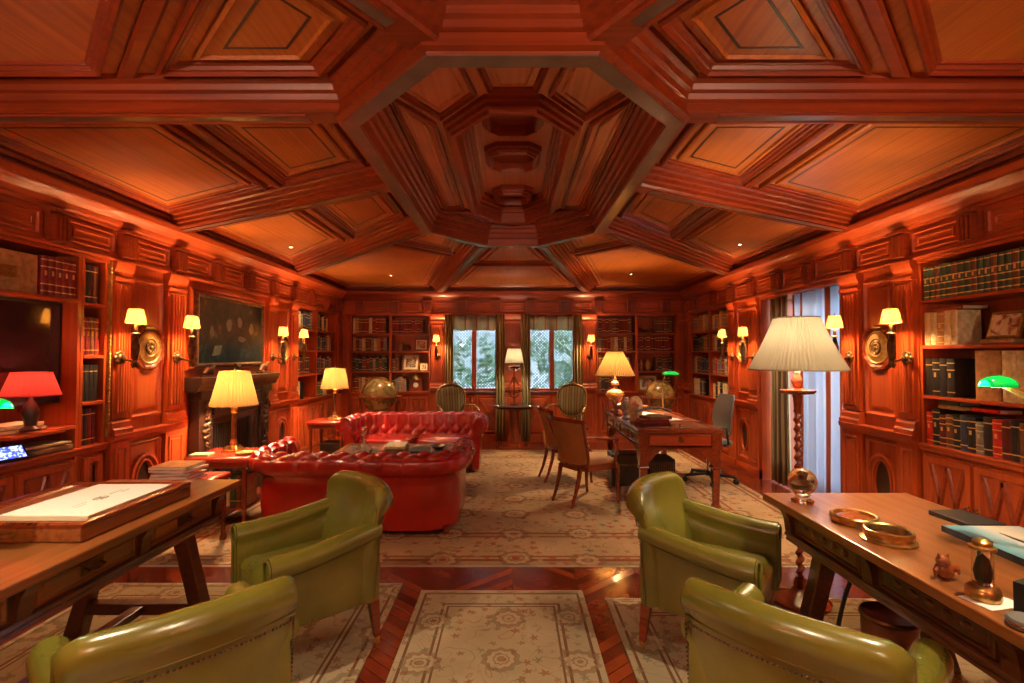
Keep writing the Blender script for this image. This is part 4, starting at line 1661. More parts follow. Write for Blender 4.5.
s1 = chesterfield('oxblood tufted leather chesterfield in front, its back to the camera', (-1.32, 4.49, .012), 0)
dup(s1, (-1.28, 6.75, .012), PI, 'oxblood tufted leather chesterfield facing the camera beyond the coffee table')

# ---------------------------------------------------------------- gilt armchairs by the windows
M['velvet'] = stripes('striped_velvet', [(0, (0.16, 0.12, 0.035)), (0.35, (0.07, 0.06, 0.02)), (0.5, (0.22, 0.16, 0.05)), (0.85, (0.10, 0.035, 0.02))], 11.0, 0)


def gilt_chair(label, loc, rz):
    root = thing('gilt_armchair', label, 'armchair', loc, rz)
    outline = []
    for k in range(40):
        t = 2 * PI * k / 40
        x = .245 * abs(math.sin(t)) ** .72 * (1 if math.sin(t) > 0 else -1)
        z = math.cos(t)
        zz = .76 + (.27 if z > 0 else .26) * (abs(z) ** .75) * (1 if z > 0 else -1)
        x *= 1 + .10 * max(0, z) - .16 * max(0, -z)
        if abs(x) < .05 and z > 0:
            zz += .018
        outline.append((x, zz))
    BP = Pl((0, -.22, 0), (1, 0, 0), (0, 0, 1), (0, 1, 0))
    T = Matrix.Translation((0, -.22, .45)) @ Matrix.Rotation(R(9), 4, 'X') @ Matrix.Translation((0, .22, -.45))
    mb = MB()
    BP.mould(mb, outline, [(.03, -.02), (0, -.015), (-.004, .005), (.004, .020), (.014, .024), (.024, .012), (.026, .0)], cap=False)
    for k in range(9):
        t = (k - 4) * .022
        mb.sphere((t, -.195, 1.035 + .018 * math.cos(k * 1.5) + .02 - abs(t) * .3), .016, 8)
    mb.xf(T).build('back_frame', M['gold'], root, smooth=True, angle=50)
    mb = MB()
    BP.mould(mb, outline, [(.024, -.022), (.024, .006), (.05, .026), (.10, .040), (.16, .046)], cap=True)
    BP.mould(mb, outline, [(.030, -.022), (.06, -.03)], cap=True)
    mb.xf(T).build('back_pad', M['velvet'], root, smooth=True, angle=60)
    seat = [(-.27, .30), (-.15, .335), (0, .34), (.15, .335), (.27, .30), (.22, -.22), (-.22, -.22)]
    S = Pl((0, 0, .34), (1, 0, 0), (0, 1, 0), (0, 0, 1))
    mb = MB()
    S.mould(mb, seat, [(.03, 0), (0, .0), (-.004, .03), (0, .065), (.02, .07)], cap=True)
    mb.build('seat_rail', M['gold'], root, bevel=.004)
    mb = MB()
    S.mould(mb, seat, [(.02, .06), (.014, .085), (.03, .11), (.08, .13), (.14, .135)], cap=True)
    mb.build('seat', M['velvet'], root, smooth=True)
    for sx in (-1, 1):
        mb = MB()
        mb.tube([(sx * .215, -.235, .68), (sx * .26, -.12, .70), (sx * .285, .04, .685), (sx * .295, .13, .665), (sx * .29, .165, .64), (sx * .285, .14, .62)], [.016, .016, .017, .019, .018, .012], 8)
        mb.tube([(sx * .285, .12, .655), (sx * .275, .10, .58), (sx * .255, .14, .50), (sx * .25, .17, .42)], [.014, .014, .016, .018], 8)
        arm = mb.build('armrest', M['gold'], root, smooth=True)
        MB().sphere((sx * .28, .0, .705), .03, 10, (.7, 2.4, .5)).build('arm_pad', M['velvet'], arm, smooth=True)
        for y, f in ((.28, 1), (-.20, -1)):
            mb = MB()
            x = sx * (.25 if f > 0 else .20)
            mb.tube([(x, y, .38), (x + sx * .025, y + f * .02, .30), (x + sx * .010, y + f * .012, .17), (x - sx * .004, y, .07), (x + sx * .014, y + f * .018, .012)], [.030, .032, .020, .013, .018], 8)
            mb.build('leg', M['gold'], root, smooth=True)
    return root


gc = gilt_chair('gilt carved armchair with striped velvet by the left back window', (-.86, 7.72, .013), R(207))
dup(gc, (.84, 7.76, .013), R(158), 'gilt carved armchair with striped velvet by the right back window')

# ---------------------------------------------------------------- desk side chairs
M['tanpad'] = plain('tan_upholstery', (0.34, 0.15, 0.045), 0.75, bump=0.3, bscale=150, var=0.15)


def tub_chair(label, loc, rz):
    root = thing('wooden_armchair', label, 'armchair', loc, rz)
    # curved raked back panel
    mb, fr = MB(), MB()
    secs = []
    for i in range(13):
        s = -1 + i / 6
        col_ = []
        for t in (0, .25, .5, .75, 1):
            w = .20 + .07 * t
            y = -.20 - .11 * t * t + .09 * s * s * (.6 + .4 * t)
            col_.append((w * s, y, .40 + .43 * t - .012 * s * s))
        back = [Vector((x, y - .018, z)) for x, y, z in col_]
        front = [Vector((x, y + .018, z)) for x, y, z in col_][::-1]
        secs.append(back + front)
    mb.loft(secs)
    mb.build('back_pad', M['tanpad'], root, smooth=True, angle=50)
    rail = []
    for i in range(15):
        s = -1.08 + 2.16 * i / 14
        rail.append((.27 * s, -.315 + .09 * s * s - (.02 if abs(s) > 1.0 else 0), .845 - .012 * s * s))
    fr.tube(rail, [.022] + [.021] * 13 + [.022], 8)
    for sx in (-1, 1):
        fr.tube([(sx * .275, -.235, .835), (sx * .262, -.21, .74), (sx * .235, -.16, .60), (sx * .210, -.12, .46), (sx * .205, -.12, .36)], .017, 8)
    fr.tube([(-.21, -.15, .40), (-.1, -.19, .40), (0, -.205, .40), (.1, -.19, .40), (.21, -.15, .40)], .018, 8)
    fr.build('back_frame', M['redwood'], root, smooth=True)
    seat = [(-.25, .25), (-.13, .28), (.13, .28), (.25, .25), (.215, -.12), (.11, -.19), (-.11, -.19), (-.215, -.12)]
    S = Pl((0, 0, .34), (1, 0, 0), (0, 1, 0), (0, 0, 1))
    mb = MB()
    S.mould(mb, seat, [(.04, 0), (0, 0), (0, .055), (.01, .06)], cap=True)
    mb.build('seat_rail', M['redwood'], root, bevel=.004)
    mb = MB()
    S.mould(mb, seat, [(.014, .05), (.012, .075), (.03, .10), (.08, .115)], cap=True)
    mb.build('seat', M['tanpad'], root, smooth=True)
    for sx in (-1, 1):
        mb = MB()
        mb.tube([(sx * .262, -.19, .68), (sx * .285, -.06, .675), (sx * .30, .08, .66), (sx * .30, .17, .655), (sx * .295, .20, .635), (sx * .29, .185, .615)], [.016, .016, .018, .019, .017, .012], 8)
        mb.tube([(sx * .295, .15, .65), (sx * .300, .19, .56), (sx * .285, .17, .47), (sx * .255, .20, .40), (sx * .24, .235, .36)], [.015, .015, .015, .017, .019], 8)
        mb.build('armrest', M['redwood'], root, smooth=True)
        mb = MB()
        mb.tube([(sx * .235, .245, .37), (sx * .235, .25, .30), (sx * .235, .25, .13), (sx * .235, .255, .03), (sx * .235, .262, .0)], [.026, .024, .018, .014, .017], 8)
        mb.build('leg', M['redwood'], root, smooth=True)
        mb = MB()
        mb.tube([(sx * .15, -.17, .37), (sx * .15, -.19, .26), (sx * .15, -.23, .12), (sx * .15, -.28, .0)], [.024, .021, .017, .015], 8)
        mb.build('leg', M['redwood'], root, smooth=True)
    return root


tc = tub_chair('tan upholstered wooden armchair nearest the camera at the partners desk', (.72, 5.15, .018), R(-57))
dup(tc, (.62, 6.05, .018), R(-80), 'tan upholstered wooden armchair behind the nearer one, facing the desk')

# ---------------------------------------------------------------- office chair
oc = thing('office_chair', 'grey swivel office chair with five-star base behind the desk', 'office chair', (2.32, 5.95, .012), R(95))
M['greyfab'] = plain('grey_upholstery', (0.13, 0.125, 0.11), 0.6)
mb = MB()
secs = []
for i in range(11):
    t = i / 10
    w = .20 + .03 * math.sin(t * PI) - .02 * t
    z = .56 + .46 * t
    y = -.20 - .05 * t + .03 * math.sin(t * PI)
    th = .022
    e = 1 if .05 < t < .95 else .85
    ring_ = []
    for k in range(16):
        a_ = 2 * PI * k / 16
        cx, cy = math.cos(a_), math.sin(a_)
        kk = (abs(cx) ** 4 + abs(cy) ** 4) ** -.25
        ring_.append(Vector((cx * kk * w * e, y + cy * kk * th + .5 * (cx * kk * w) ** 2 * 1.2, z)))
    secs.append(ring_)
mb.loft(secs)
mb.build('backrest', M['greyfab'], oc, smooth=True)
mb = MB().b(-.23, .23, -.18, .26, .44, .51)
mb.build('seat', M['greyfab'], oc, bevel=.03, seg=4)
mb = MB().tube([(0, -.1, .45), (0, -.22, .47), (0, -.25, .60), (0, -.245, .75)], .018)
mb.build('back_support', M['black'], oc, smooth=True)
MB().lathe([(.03, .10), (.03, .26), (.02, .26), (.02, .44)], n=14).build('gas_lift', M['chrome'], oc, smooth=True)
for sx in (-1, 1):
    MB().tube([(sx * .22, -.08, .46), (sx * .30, -.08, .48), (sx * .30, -.06, .66), (sx * .30, .12, .66)], .014).build('armrest', M['black'], oc, smooth=True)
base = MB().lathe([(.045, .07), (.05, .12), (.03, .13)], n=12)
for k in range(5):
    a_ = 2 * PI * k / 5 + .3
    base.tube([(0, 0, .105), (.29 * math.cos(a_), .29 * math.sin(a_), .075)], [.026, .016], 8)
bs_ = base.build('star_base', M['black'], oc, smooth=True)
for k in range(5):
    a_ = 2 * PI * k / 5 + .3
    mb = MB()
    mb.lathe([(.0, -.02), (.028, -.02), (.03, -.015), (.03, .015), (.028, .02), (0, .02)], n=12)
    mb.xf(Matrix.Translation((.29 * math.cos(a_), .29 * math.sin(a_), .03)) @ Matrix.Rotation(a_ + .8, 4, 'Z') @ Matrix.Rotation(PI / 2, 4, 'Y'))
    mb.tube([(.29 * math.cos(a_), .29 * math.sin(a_), .03), (.29 * math.cos(a_), .29 * math.sin(a_), .08)], .01, 6)
    mb.build('caster', M['black'], bs_, smooth=True)

# ================================================================== TABLES, FIREPLACE, GLOBES
def refectory(label, loc, W, L, z, style):
    """long walnut table, length along y; style 0 plain apron with drawers, 1 carved apron"""
    root = thing('library_table', label, 'table', loc)
    top = MB().b(-W / 2, W / 2, -L / 2, L / 2, z - .038, z)
    top.build('tabletop', M['deskwood'], root, bevel=.006, seg=3)
    mb = MB()
    ins = .085
    for sx in (-1, 1):
        x = sx * (W / 2 - ins)
        mb.b(min(x, x - sx * .03), max(x, x - sx * .03), -L / 2 + .12, L / 2 - .12, z - .165, z - .038)
    for sy in (-1, 1):
        y = sy * (L / 2 - .12)
        mb.b(-W / 2 + ins, W / 2 - ins, min(y, y - sy * .03), max(y, y - sy * .03), z - .165, z - .038)
    mb.build('apron', M['deskdark'], root, bevel=.003)
    mb = MB()
    for sx in (-1, 1):
        x = sx * (W / 2 - ins)
        pr = [(0, z - .165), (.022, z - .165), (.026, z - .180), (.014, z - .190), (.020, z - .205), (.004, z - .212), (-.03, z - .212), (-.03, z - .165)]
        mb.loft([[Vector((x + sx * p, yy, q)) for p, q in pr] for yy in (-L / 2 + .10, L / 2 - .10)])
    mb.build('lower_moulding', M['deskdark'], root)
    for sx in (-1, 1):
        x = sx * (W / 2 - ins)
        n = 4
        for k in range(n):
            yc = -L / 2 + .12 + (L - .24) * (k + .5) / n
            hw = (L - .24) / n / 2 - .05
            SP = Pl((x, yc, 0), (0, 1, 0), (0, 0, 1), (sx, 0, 0))
            mb = MB()
            SP.rectm(mb, -hw, hw, z - .155, z - .055, [(0, 0), (.002, .010), (.010, .012), (.016, .004), (.022, .004), (.026, .010)])
            d = mb.build('drawer', M['deskwood' if style == 0 else 'deskdark'], root)
            mb = MB()
            if style == 0:
                SP.box(mb, -.05, .05, z - .128, z - .083, .008, .016)
                mb.tube([SP.p(-.036, z - .100, .014), SP.p(-.036, z - .108, .034), SP.p(0, z - .112, .038), SP.p(.036, z - .108, .034), SP.p(.036, z - .100, .014)], .006, 6)
                mb.build('handle', M['bronze'], d)
            else:
                for q in range(5):
                    mb.sphere(SP.p(-.6 * hw + q * .3 * hw, z - .105, .010), .018, 8, (.5, 1.4, .9))
                mb.build('carving', M['deskdark'], d, smooth=True)
        for k in range(n + 1):
            yc = -L / 2 + .12 + (L - .24) * k / n
            SP = Pl((x, yc, 0), (0, 1, 0), (0, 0, 1), (sx, 0, 0))
            mb = MB()
            pr = [(z - .165, .0), (z - .165, .016), (z - .13, .020), (z - .09, .028), (z - .06, .044), (z - .042, .050), (z - .042, 0)]
            SP.run(mb, -.028, .028, pr)
            mb.build('bracket', M['deskdark'], root)
    for sy in (-1, 1):
        y = sy * (L / 2 - .26)
        for sx in (-1, 1):
            mb = MB()
            secs = []
            for t in (0, .15, .3, .7, .9, 1):
                zz = (z - .19) * (1 - t)
                xx = sx * (.20 + (W / 2 - .26 + .03) * t)
                w = .045 - .008 * math.sin(t * PI)
                secs.append([Vector((xx + a * w, y + b_ * .036, zz)) for a, b_ in ((-1, -1), (1, -1), (1, 1), (-1, 1))])
            mb.loft(secs)
            mb.build('leg', M['deskdark'], root, bevel=.006)
        MB().b(-W / 2 + .10, W / 2 - .10, y - .03, y + .03, .12, .18).build('stretcher', M['deskdark'], root, bevel=.005)
        MB().b(-W / 2 + .07, W / 2 - .07, y - .045, y + .045, z - .21, z - .165).build('trestle_head', M['deskdark'], root, bevel=.005)
    MB().b(-.03, .03, -L / 2 + .26, L / 2 - .26, .13, .17).build('stretcher', M['deskdark'], root, bevel=.005)
    return root


refectory('long walnut library table at the left under the document case', (-1.97, 1.72, .012), .76, 2.46, .76, 0)
refectory('long walnut library table at the right with glass ball and dishes', (1.70, 1.42, .012), .76, 2.50, .76, 1)
TZ = .772

# partners desk
M['topleather'] = leather('brown_desk_leather', (0.26, 0.07, 0.03), 0.3)
DX0, DX1, DY0, DY1, DZ_ = 1.21, 2.05, 4.87, 6.67, .768
dk = thing('partners_desk', 'mahogany partners desk with leather top and arched kneehole, right of centre', 'desk', ((DX0 + DX1) / 2, (DY0 + DY1) / 2, .012))
hx, hy = (DX1 - DX0) / 2, (DY1 - DY0) / 2
mb = MB()
q = [(-hx, -hy), (hx, -hy), (hx, hy), (-hx, hy)]
TP = Pl((0, 0, DZ_ - .045), (1, 0, 0), (0, 1, 0), (0, 0, 1))
TP.mould(mb, q, [(.03, -.002), (.016, 0), (.004, .010), (0, .022), (0, .036), (.006, .044), (.09, .045)], cap=False)
TP.mould(mb, q, [(.03, -.002), (.10, -.002)], cap=True)
mb.build('desktop', M['redwood'], dk)
mb = MB()
TP.mould(mb, inset(q, .088), [(0, .0445), (.004, .0455), (.02, .0455)], cap=True)
mb.build('leather_inset', M['topleather'], dk)
for sx in (-1, 1):
    for sy in (-1, 1):
        mb = MB()
        x, y = sx * (hx - .065), sy * (hy - .065)
        mb.b(x - .05, x + .05, y - .05, y + .05, .56, DZ_ - .045)
        mb.b(x - .038, x + .038, y - .038, y + .038, .40, .56)
        mb.loft([[Vector((x + a * w, y + b_ * w, zz)) for a, b_ in ((-1, -1), (1, -1), (1, 1), (-1, 1))] for zz, w in ((.40, .047), (.385, .047), (.37, .034), (.03, .026), (.028, .034), (0, .036))])
        mb.build('leg', M['redwood'], dk, bevel=.004)
for P_, ha, nm in ((Pl((0, -hy + .03, 0), (1, 0, 0), (0, 0, 1), (0, -1, 0)), hx - .06, 0), (Pl((0, hy - .03, 0), (1, 0, 0), (0, 0, 1), (0, 1, 0)), hx - .06, 0),
                   (Pl((-hx + .03, 0, 0), (0, 1, 0), (0, 0, 1), (-1, 0, 0)), hy - .06, 1), (Pl((hx - .03, 0, 0), (0, 1, 0), (0, 0, 1), (1, 0, 0)), hy - .06, 1)):
    mb = MB()
    P_.box(mb, -ha, ha, .585, DZ_ - .045, -.02, 0)
    # arched bracket valance
    n = 16
    pts = []
    for k in range(n + 1):
        t = k / n
        u = -ha + .04 + (2 * ha - .08) * t
        e = min(t, 1 - t) * (2 * ha - .08)
        drop = .17 * max(0, 1 - e / .20) ** 2
        pts.append((u, .585 - drop - .01))
    poly = pts + [(ha - .04, .60), (-ha + .04, .60)]
    mb.loft([[P_.p(a, b_, -.012) for a, b_ in poly], [P_.p(a, b_, 0) for a, b_ in poly]])
    mb.build('frieze', M['redwood'], dk)
    nd = 1 if nm == 0 else 4
    for k in range(nd):
        a = -ha + .05 + (2 * ha - .10) * k / nd
        b_ = -ha + .05 + (2 * ha - .10) * (k + 1) / nd
        mb = MB()
        P_.rectm(mb, a + .01, b_ - .01, .605, .712, [(0, 0), (.001, .008), (.008, .012), (.012, .006), (.018, .006)])
        d = mb.build('drawer', M['wx'] if nm == 0 else M['redwood'], dk)
        mb = MB()
        c = (a + b_) / 2
        mb.tube([P_.p(c - .03, .668, .012), P_.p(c - .028, .650, .022), P_.p(c, .638, .026), P_.p(c + .028, .650, .022), P_.p(c + .03, .668, .012)], .0045, 6)
        tri = [(c - .028, .640), (c + .028, .640), (c + .008, .695), (c - .008, .695)]
        P_.mould(mb, tri, [(0, .005), (.001, .010)], cap=True)
        mb.build('handle', M['bronze'], d)
# metal waste box under the desk
mb = MB()
mb.b(-.20, .20, -.14, .14, .0, .36)
o = mb.build('storage_chest', M['dark'], bevel=.02, loc=(1.32, 5.85, .012))
tag(o, 'dark storage chest standing under the partners desk', 'chest')
MB().b(-.203, .203, -.143, .143, .23, .25).build('lid_band', M['bronze'], o)
MB().b(-.214, -.200, -.03, .03, .20, .27).build('clasp', M['bronze'], o)
st = MB().b(-.15, .15, -.17, .17, 0, .30)
o = st.build('heater', M['black'], bevel=.01, loc=(1.70, 5.9, .012))
tag(o, 'black slatted heater box under the desk near its middle', 'heater')
mb = MB()
for k in range(11):
    mb.b(-.14 + k * .026, -.128 + k * .026, -.178, -.168, .03, .27)
mb.build('grille', M['bronze'], o)

# coffee table
M['tableglass'] = plain('smoked_glass', (0.55, 0.50, 0.38), 0.04, trans=0.7, coat=0.5)
ct = thing('coffee_table', 'low glass topped coffee table between the two red sofas', 'coffee table', (-1.29, 5.66, .012))
cw, cl_ = .66, .34
for z in (.43, .16):
    mb = MB()
    Q = Pl((0, 0, z), (1, 0, 0), (0, 1, 0), (0, 0, 1))
    rr = [(-cw, -cl_), (cw, -cl_), (cw, cl_), (-cw, cl_)]
    Q.mould(mb, rr, [(.05, -.03), (0, -.03), (0, 0), (.05, 0), (.05, -.03)], cap=False)
    mb.build('frame_rail', M['brass'] if z > .3 else M['redwood'], ct)
    MB().b(-cw + .05, cw - .05, -cl_ + .05, cl_ - .05, z - .012, z - .003).build('glass_top' if z > .3 else 'lower_shelf', M['tableglass'] if z > .3 else M['redwood'], ct)
for sx in (-1, 1):
    for sy in (-1, 1):
        MB().b(sx * (cw - .025) - .02, sx * (cw - .025) + .02, sy * (cl_ - .025) - .02, sy * (cl_ - .025) + .02, 0, .42).build('leg', M['brass'], ct, bevel=.004)
# decanter
mb = MB()
mb.lathe([(0, 0), (.075, 0), (.085, .01), (.088, .04), (.06, .085), (.022, .12), (.018, .14), (.018, .20), (.028, .215), (.026, .22), (.012, .215), (.012, .13), (.05, .08), (.075, .04), (.07, .012), (0, .012)], n=16, wob=lambda k, n: 1 + .04 * (k % 2))
dc = mb.build('decanter', M['glass'], smooth=True, loc=(-1.60, 5.40, .443), angle=30)
tag(dc, 'cut glass ship decanter standing on the coffee table', 'decanter')
MB().lathe([(0, .17), (.010, .17), (.011, .225), (.03, .24), (.034, .265), (.02, .29), (0, .295)], n=12).build('stopper', M['glass'], dc, smooth=True)
for k, (x, y, c, nm) in enumerate(((-1.30, 5.62, 'brown', 'brown'), (-1.30, 5.62, 'cream', 'cream'), (-1.02, 5.52, 'black', 'black'))):
    z = .443 + (.032 if k == 1 else 0)
    o = MB().b(-.11, .11, -.15, .15, 0, .03).build('coffee_table_book', BC[c], bevel=.003, loc=(x, y, z), rot=(0, 0, .1 * k))
    tag(o, nm + ' large book lying on the glass coffee table' + (', topmost of its pile' if k == 1 else ''), 'book', 'books on the coffee table')
    MB().b(-.106, .113, -.147, .147, .005, .025).build('page_block', M['pages'], o)
o = MB().lathe([(0, 0), (.05, 0), (.055, .008), (.09, .035), (.092, .04), (.05, .014), (0, .012)], n=20).build('bowl', M['bronze'], smooth=True, loc=(-.84, 5.66, .443))
tag(o, 'shallow bronze bowl at the right end of the coffee table', 'bowl')

# side table with books below, by the near sofa
def table_legs(root, hx_, hy_, z, w, mat, h0=0):
    for sx in (-1, 1):
        for sy in (-1, 1):
            mb = MB()
            x, y = sx * (hx_ - w), sy * (hy_ - w)
            mb.loft([[Vector((x + a * q, y + b_ * q, zz)) for a, b_ in ((-1, -1), (1, -1), (1, 1), (-1, 1))] for zz, q in ((z, w), (z * .9, w), (z * .88, w * .7), (.05, w * .6), (.03, w * .9), (0, w * .9))])
            mb.build('leg', mat, root, bevel=.002)


def leather_table(name, label, loc, hx_, hy_, z, shelf=None):
    root = thing(name, label, 'side table', loc)
    Q = Pl((0, 0, z), (1, 0, 0), (0, 1, 0), (0, 0, 1))
    r_ = [(-hx_, -hy_), (hx_, -hy_), (hx_, hy_), (-hx_, hy_)]
    mb = MB()
    Q.mould(mb, r_, [(.03, -.045), (0, -.045), (-.008, -.025), (0, -.006), (.012, 0), (.03, .001)], cap=True)
    mb.build('leather_top', M['redtop'], root, smooth=True, angle=50)
    MB().b(-hx_ + .02, hx_ - .02, -hy_ + .02, hy_ - .02, z - .10, z - .03).build('apron', M['redwood'], root, bevel=.003)
    table_legs(root, hx_ - .01, hy_ - .01, z - .04, .022, M['redwood'])
    if shelf:
        MB().b(-hx_ + .02, hx_ - .02, -hy_ + .02, hy_ - .02, shelf - .02, shelf).build('shelf', M['redwood'], root, bevel=.002)
    return root


leather_table('side_table', 'red leather topped side table with books below, beside the near sofa', (-2.58, 4.60, .012), .27, .24, .60, .16)
for k in range(10):
    c = ('cream', 'black', 'brown', 'maroon', 'tan', 'black', 'cream', 'green', 'brown', 'tan')[k]
    cv, pr = book_cover(.046, .27, .17, 2, True)
    o = cv.build('book', BC[c], loc=(-2.81 + k * .049, 4.44, .173))
    tag(o, '%s book, %s from left, on the lower shelf of the lamp side table' % (c, ORD[k]), 'book', 'books under the lamp side table')
    MB().b(-.019, .019, .006, .166, .004, .266).build('page_block', M['pages'], o)
    book_bands(.046, .27, pr, 2, True).build('spine_gilding', GILT, o)
leather_table('side_table', 'small mahogany side table with lamp beside the far sofa', (-2.50, 6.90, .012), .235, .22, .60, None)
o = MB().b(-.14, .14, -.13, .13, 0, .30).build('storage_box', M['dark'], bevel=.008, loc=(-2.46, 6.90, .012))
tag(o, 'dark box standing under the small far side table', 'box')
leather_table('low_stool_table', 'low red leather table carrying magazines near the left panelling', (-2.57, 3.87, .012), .26, .24, .54, None)
for k in range(5):
    w = .145 - .008 * (k % 3)
    c = ('grey', 'cream', 'grey', 'cream', 'tan')[k]
    o = MB().b(-w, w, -.125, .125, 0, .022).build('magazine', BC[c], bevel=.002, loc=(-2.56 + .01 * (k % 2), 3.84, .553 + .0235 * k), rot=(0, 0, R(-8 + 9 * (k % 3))))
    tag(o, '%s magazine, %s from the bottom of the pile on the low red table' % (('grey', 'cream', 'grey', 'cream', 'tan')[k], ORD[k]), 'magazine', 'magazines on the low red table')
    MB().b(-w + .002, w + .001, -.1255, .1255, .004, .018).build('page_block', M['white'], o)

# things lying on the side table tops
for (x, y, z, s, nm) in ((-2.40, 4.50, .613, 1, 'near'), (-2.36, 6.80, .613, .8, 'far')):
    o = MB().lathe([(0, 0), (.06 * s, 0), (.075 * s, .008), (.08 * s, .02), (.07 * s, .014), (0, .008)], n=18).build('dish', M['gold'], smooth=True, loc=(x, y, z))
    tag(o, 'shallow gilt dish beside the lamp on the %s side table' % nm, 'dish')
o = MB().b(-.08, .08, -.06, .06, 0, .018).build('notebook', BC['cream'], bevel=.002, loc=(-2.75, 4.44, .613), rot=(0, 0, .1))
tag(o, 'small cream notebook lying left of the lamp on the near side table', 'notebook')

# round table by the back pier
rt = thing('round_table', 'round pedestal table with pale top between the back windows', 'table', (0.02, 8.12, 0))
M['slate'] = plain('polished_stone', (0.10, 0.12, 0.14), 0.18, coat=0.6, var=0.3, vscale=12)
MB().lathe([(0, .672), (.335, .672), (.35, .68), (.352, .694), (.345, .702), (0, .702)], n=40).build('tabletop', M['slate'], rt, smooth=True, angle=30)
MB().lathe([(.30, .66), (.30, .64), (.10, .61), (.075, .57), (.07, .30), (.09, .22), (.11, .16), (.12, .10)], n=20).build('pedestal', M['redwood'], rt, smooth=True, angle=40)
MB().prism([(.20 * math.cos(t * PI / 4 + PI / 8), .20 * math.sin(t * PI / 4 + PI / 8)) for t in range(8)], .03, .10).b(-.24, .24, -.18, .18, 0, .04).build('base', M['redwood'], rt, bevel=.008)


# globes
def globe(label, loc, r, h, floor_legs=True):
    root = thing('floor_globe', label, 'globe', loc)
    m, t, b = nt('globe_map')
    co = N(t, 'ShaderNodeTexCoord').outputs['Object']
    nz = N(t, 'ShaderNodeTexNoise', Scale=1.6 / r * .28 * 3, Detail=6.0, Roughness=.6)
    t.links.new(co, nz.inputs['Vector'])
    rr = ramp(t, nz.outputs[0], [(.46, (0.20, 0.155, 0.05)), (.50, (0.10, 0.055, 0.018)), (.53, (0.30, 0.19, 0.05)), (.62, (0.36, 0.21, 0.055))])
    t.links.new(rr.outputs[0], b.inputs['Base Color'])
    b.inputs['Roughness'].default_value = .22
    b.inputs['Coat Weight'].default_value = .6
    MB().sphere((0, 0, h), r, 40).build('sphere', m, root, smooth=True)
    mb = MB()
    mb.lathe([(r + .012, -.010), (r + .085, -.010), (r + .09, 0), (r + .085, .010), (r + .012, .010), (r + .012, -.010)], (0, 0, h - .02), 40)
    mb.build('horizon_ring', M['redwood'], root, smooth=True, angle=30)
    T = Matrix.Translation((0, 0, h)) @ Matrix.Rotation(R(23), 4, 'Y') @ Matrix.Rotation(R(90), 4, 'X')
    mb = MB()
    mb.tube([((r + .012) * math.cos(k * PI / 20), (r + .012) * math.sin(k * PI / 20), 0) for k in range(40)], .006, 6, ring=True)
    mb.xf(T).build('meridian_ring', M['brass'], root, smooth=True)
    for k in range(4):
        a = PI / 4 + k * PI / 2
        c, s = math.cos(a), math.sin(a)
        R_ = r + .05
        mb = MB().tube([(R_ * c, R_ * s, h - .03), (R_ * c, R_ * s, h - .12), (R_ * .95 * c, R_ * .95 * s, h * .45), (R_ * .9 * c, R_ * .9 * s, .18), (R_ * 1.05 * c, R_ * 1.05 * s, 0)], [.018, .024, .015, .022, .014], 8)
        mb.build('leg', M['redwood'], root, smooth=True)
    mb = MB()
    for k in range(2):
        a = PI / 4 + k * PI / 2
        mb.tube([((r + .05) * .92 * math.cos(a), (r + .05) * .92 * math.sin(a), .18), (-(r + .05) * .92 * math.cos(a), -(r + .05) * .92 * math.sin(a), .18)], .013, 8)
    mb.build('stretcher', M['redwood'], root, smooth=True)
    return root


globe('large antique floor globe behind the red sofas at the left', (-2.13, 7.98, 0), .275, .86)
globe('antique floor globe in the right corner behind the desk', (2.30, 7.85, 0), .225, .86)

# ---------------------------------------------------------------- fireplace
fp = thing('fireplace', 'dark carved oak fireplace surround under the painting on the left wall', 'fireplace', (-XW, 5.30, 0))
FPn = Pl((0, 0, 0), (0, 1, 0), (0, 0, 1), (1, 0, 0))
D = M['dark']
for s in (-1, 1):
    mb = MB()
    a, b_ = sorted((s * .46, s * .66))
    FPn.box(mb, a, b_, 0, 1.16, .0, .10)
    FPn.box(mb, a - .015, b_ + .015, 0, .14, 0, .12)
    FPn.box(mb, a - .015, b_ + .015, 1.08, 1.16, 0, .125)
    jb = mb.build('jamb', D, fp, bevel=.006)
    mb = MB()
    # carved foliage up the jamb
    for k in range(15):
        z = .20 + k * .058
        w = math.sin(k * 1.1) * .03
        mb.sphere(((.108), s * .56 + w, z), .026, 8, (.8, 1.3, .9))
        mb.tube([(.11, s * .56 + w, z), (.125, s * .56 - w * .8 + .02, z + .025), (.11, s * .56 - w, z + .05)], [.014, .010, .004], 6)
    mb.build('carving', plain('carved_oak_highlights', (0.07, 0.032, 0.015), .4, var=.4, vscale=30), jb, smooth=True)
mb = MB()
FPn.box(mb, -.46, .46, .92, 1.16, 0, .12)
FPn.rectm(mb, -.42, .42, .96, 1.12, [(0, .12), (.002, .14), (.014, .145), (.02, .13), (.035, .13), (.04, .14)])
mb.build('lintel', D, fp, bevel=.004)
mb = MB()
FPn.run(mb, -.76, .76, [(1.16, 0), (1.16, .12), (1.175, .14), (1.20, .145), (1.225, .165), (1.25, .175), (1.285, .18), (1.29, .17), (1.29, 0)])
mb.build('mantel_shelf', D, fp)
mb = MB()
FPn.mould(mb, [(-.46, 0), (.46, 0), (.46, .92), (-.46, .92)], [(0, .06), (.0, .075), (.03, .08), (.04, .06), (.09, .055), (.10, .02), (.10, -.0)], cap=False)
mb.build('inner_frame', D, fp)
mb = MB()
FPn.box(mb, -.40, .40, 0, .86, .0, .01)
for k in range(18):
    FPn.box(mb, -.38 + k * .043, -.355 + k * .043, .02, .80, .01, .022)
mb.build('fireback', M['black'], fp)
MB().b(.0, .085, -.45, .45, 0, .02).build('hearth', M['slate'], fp)
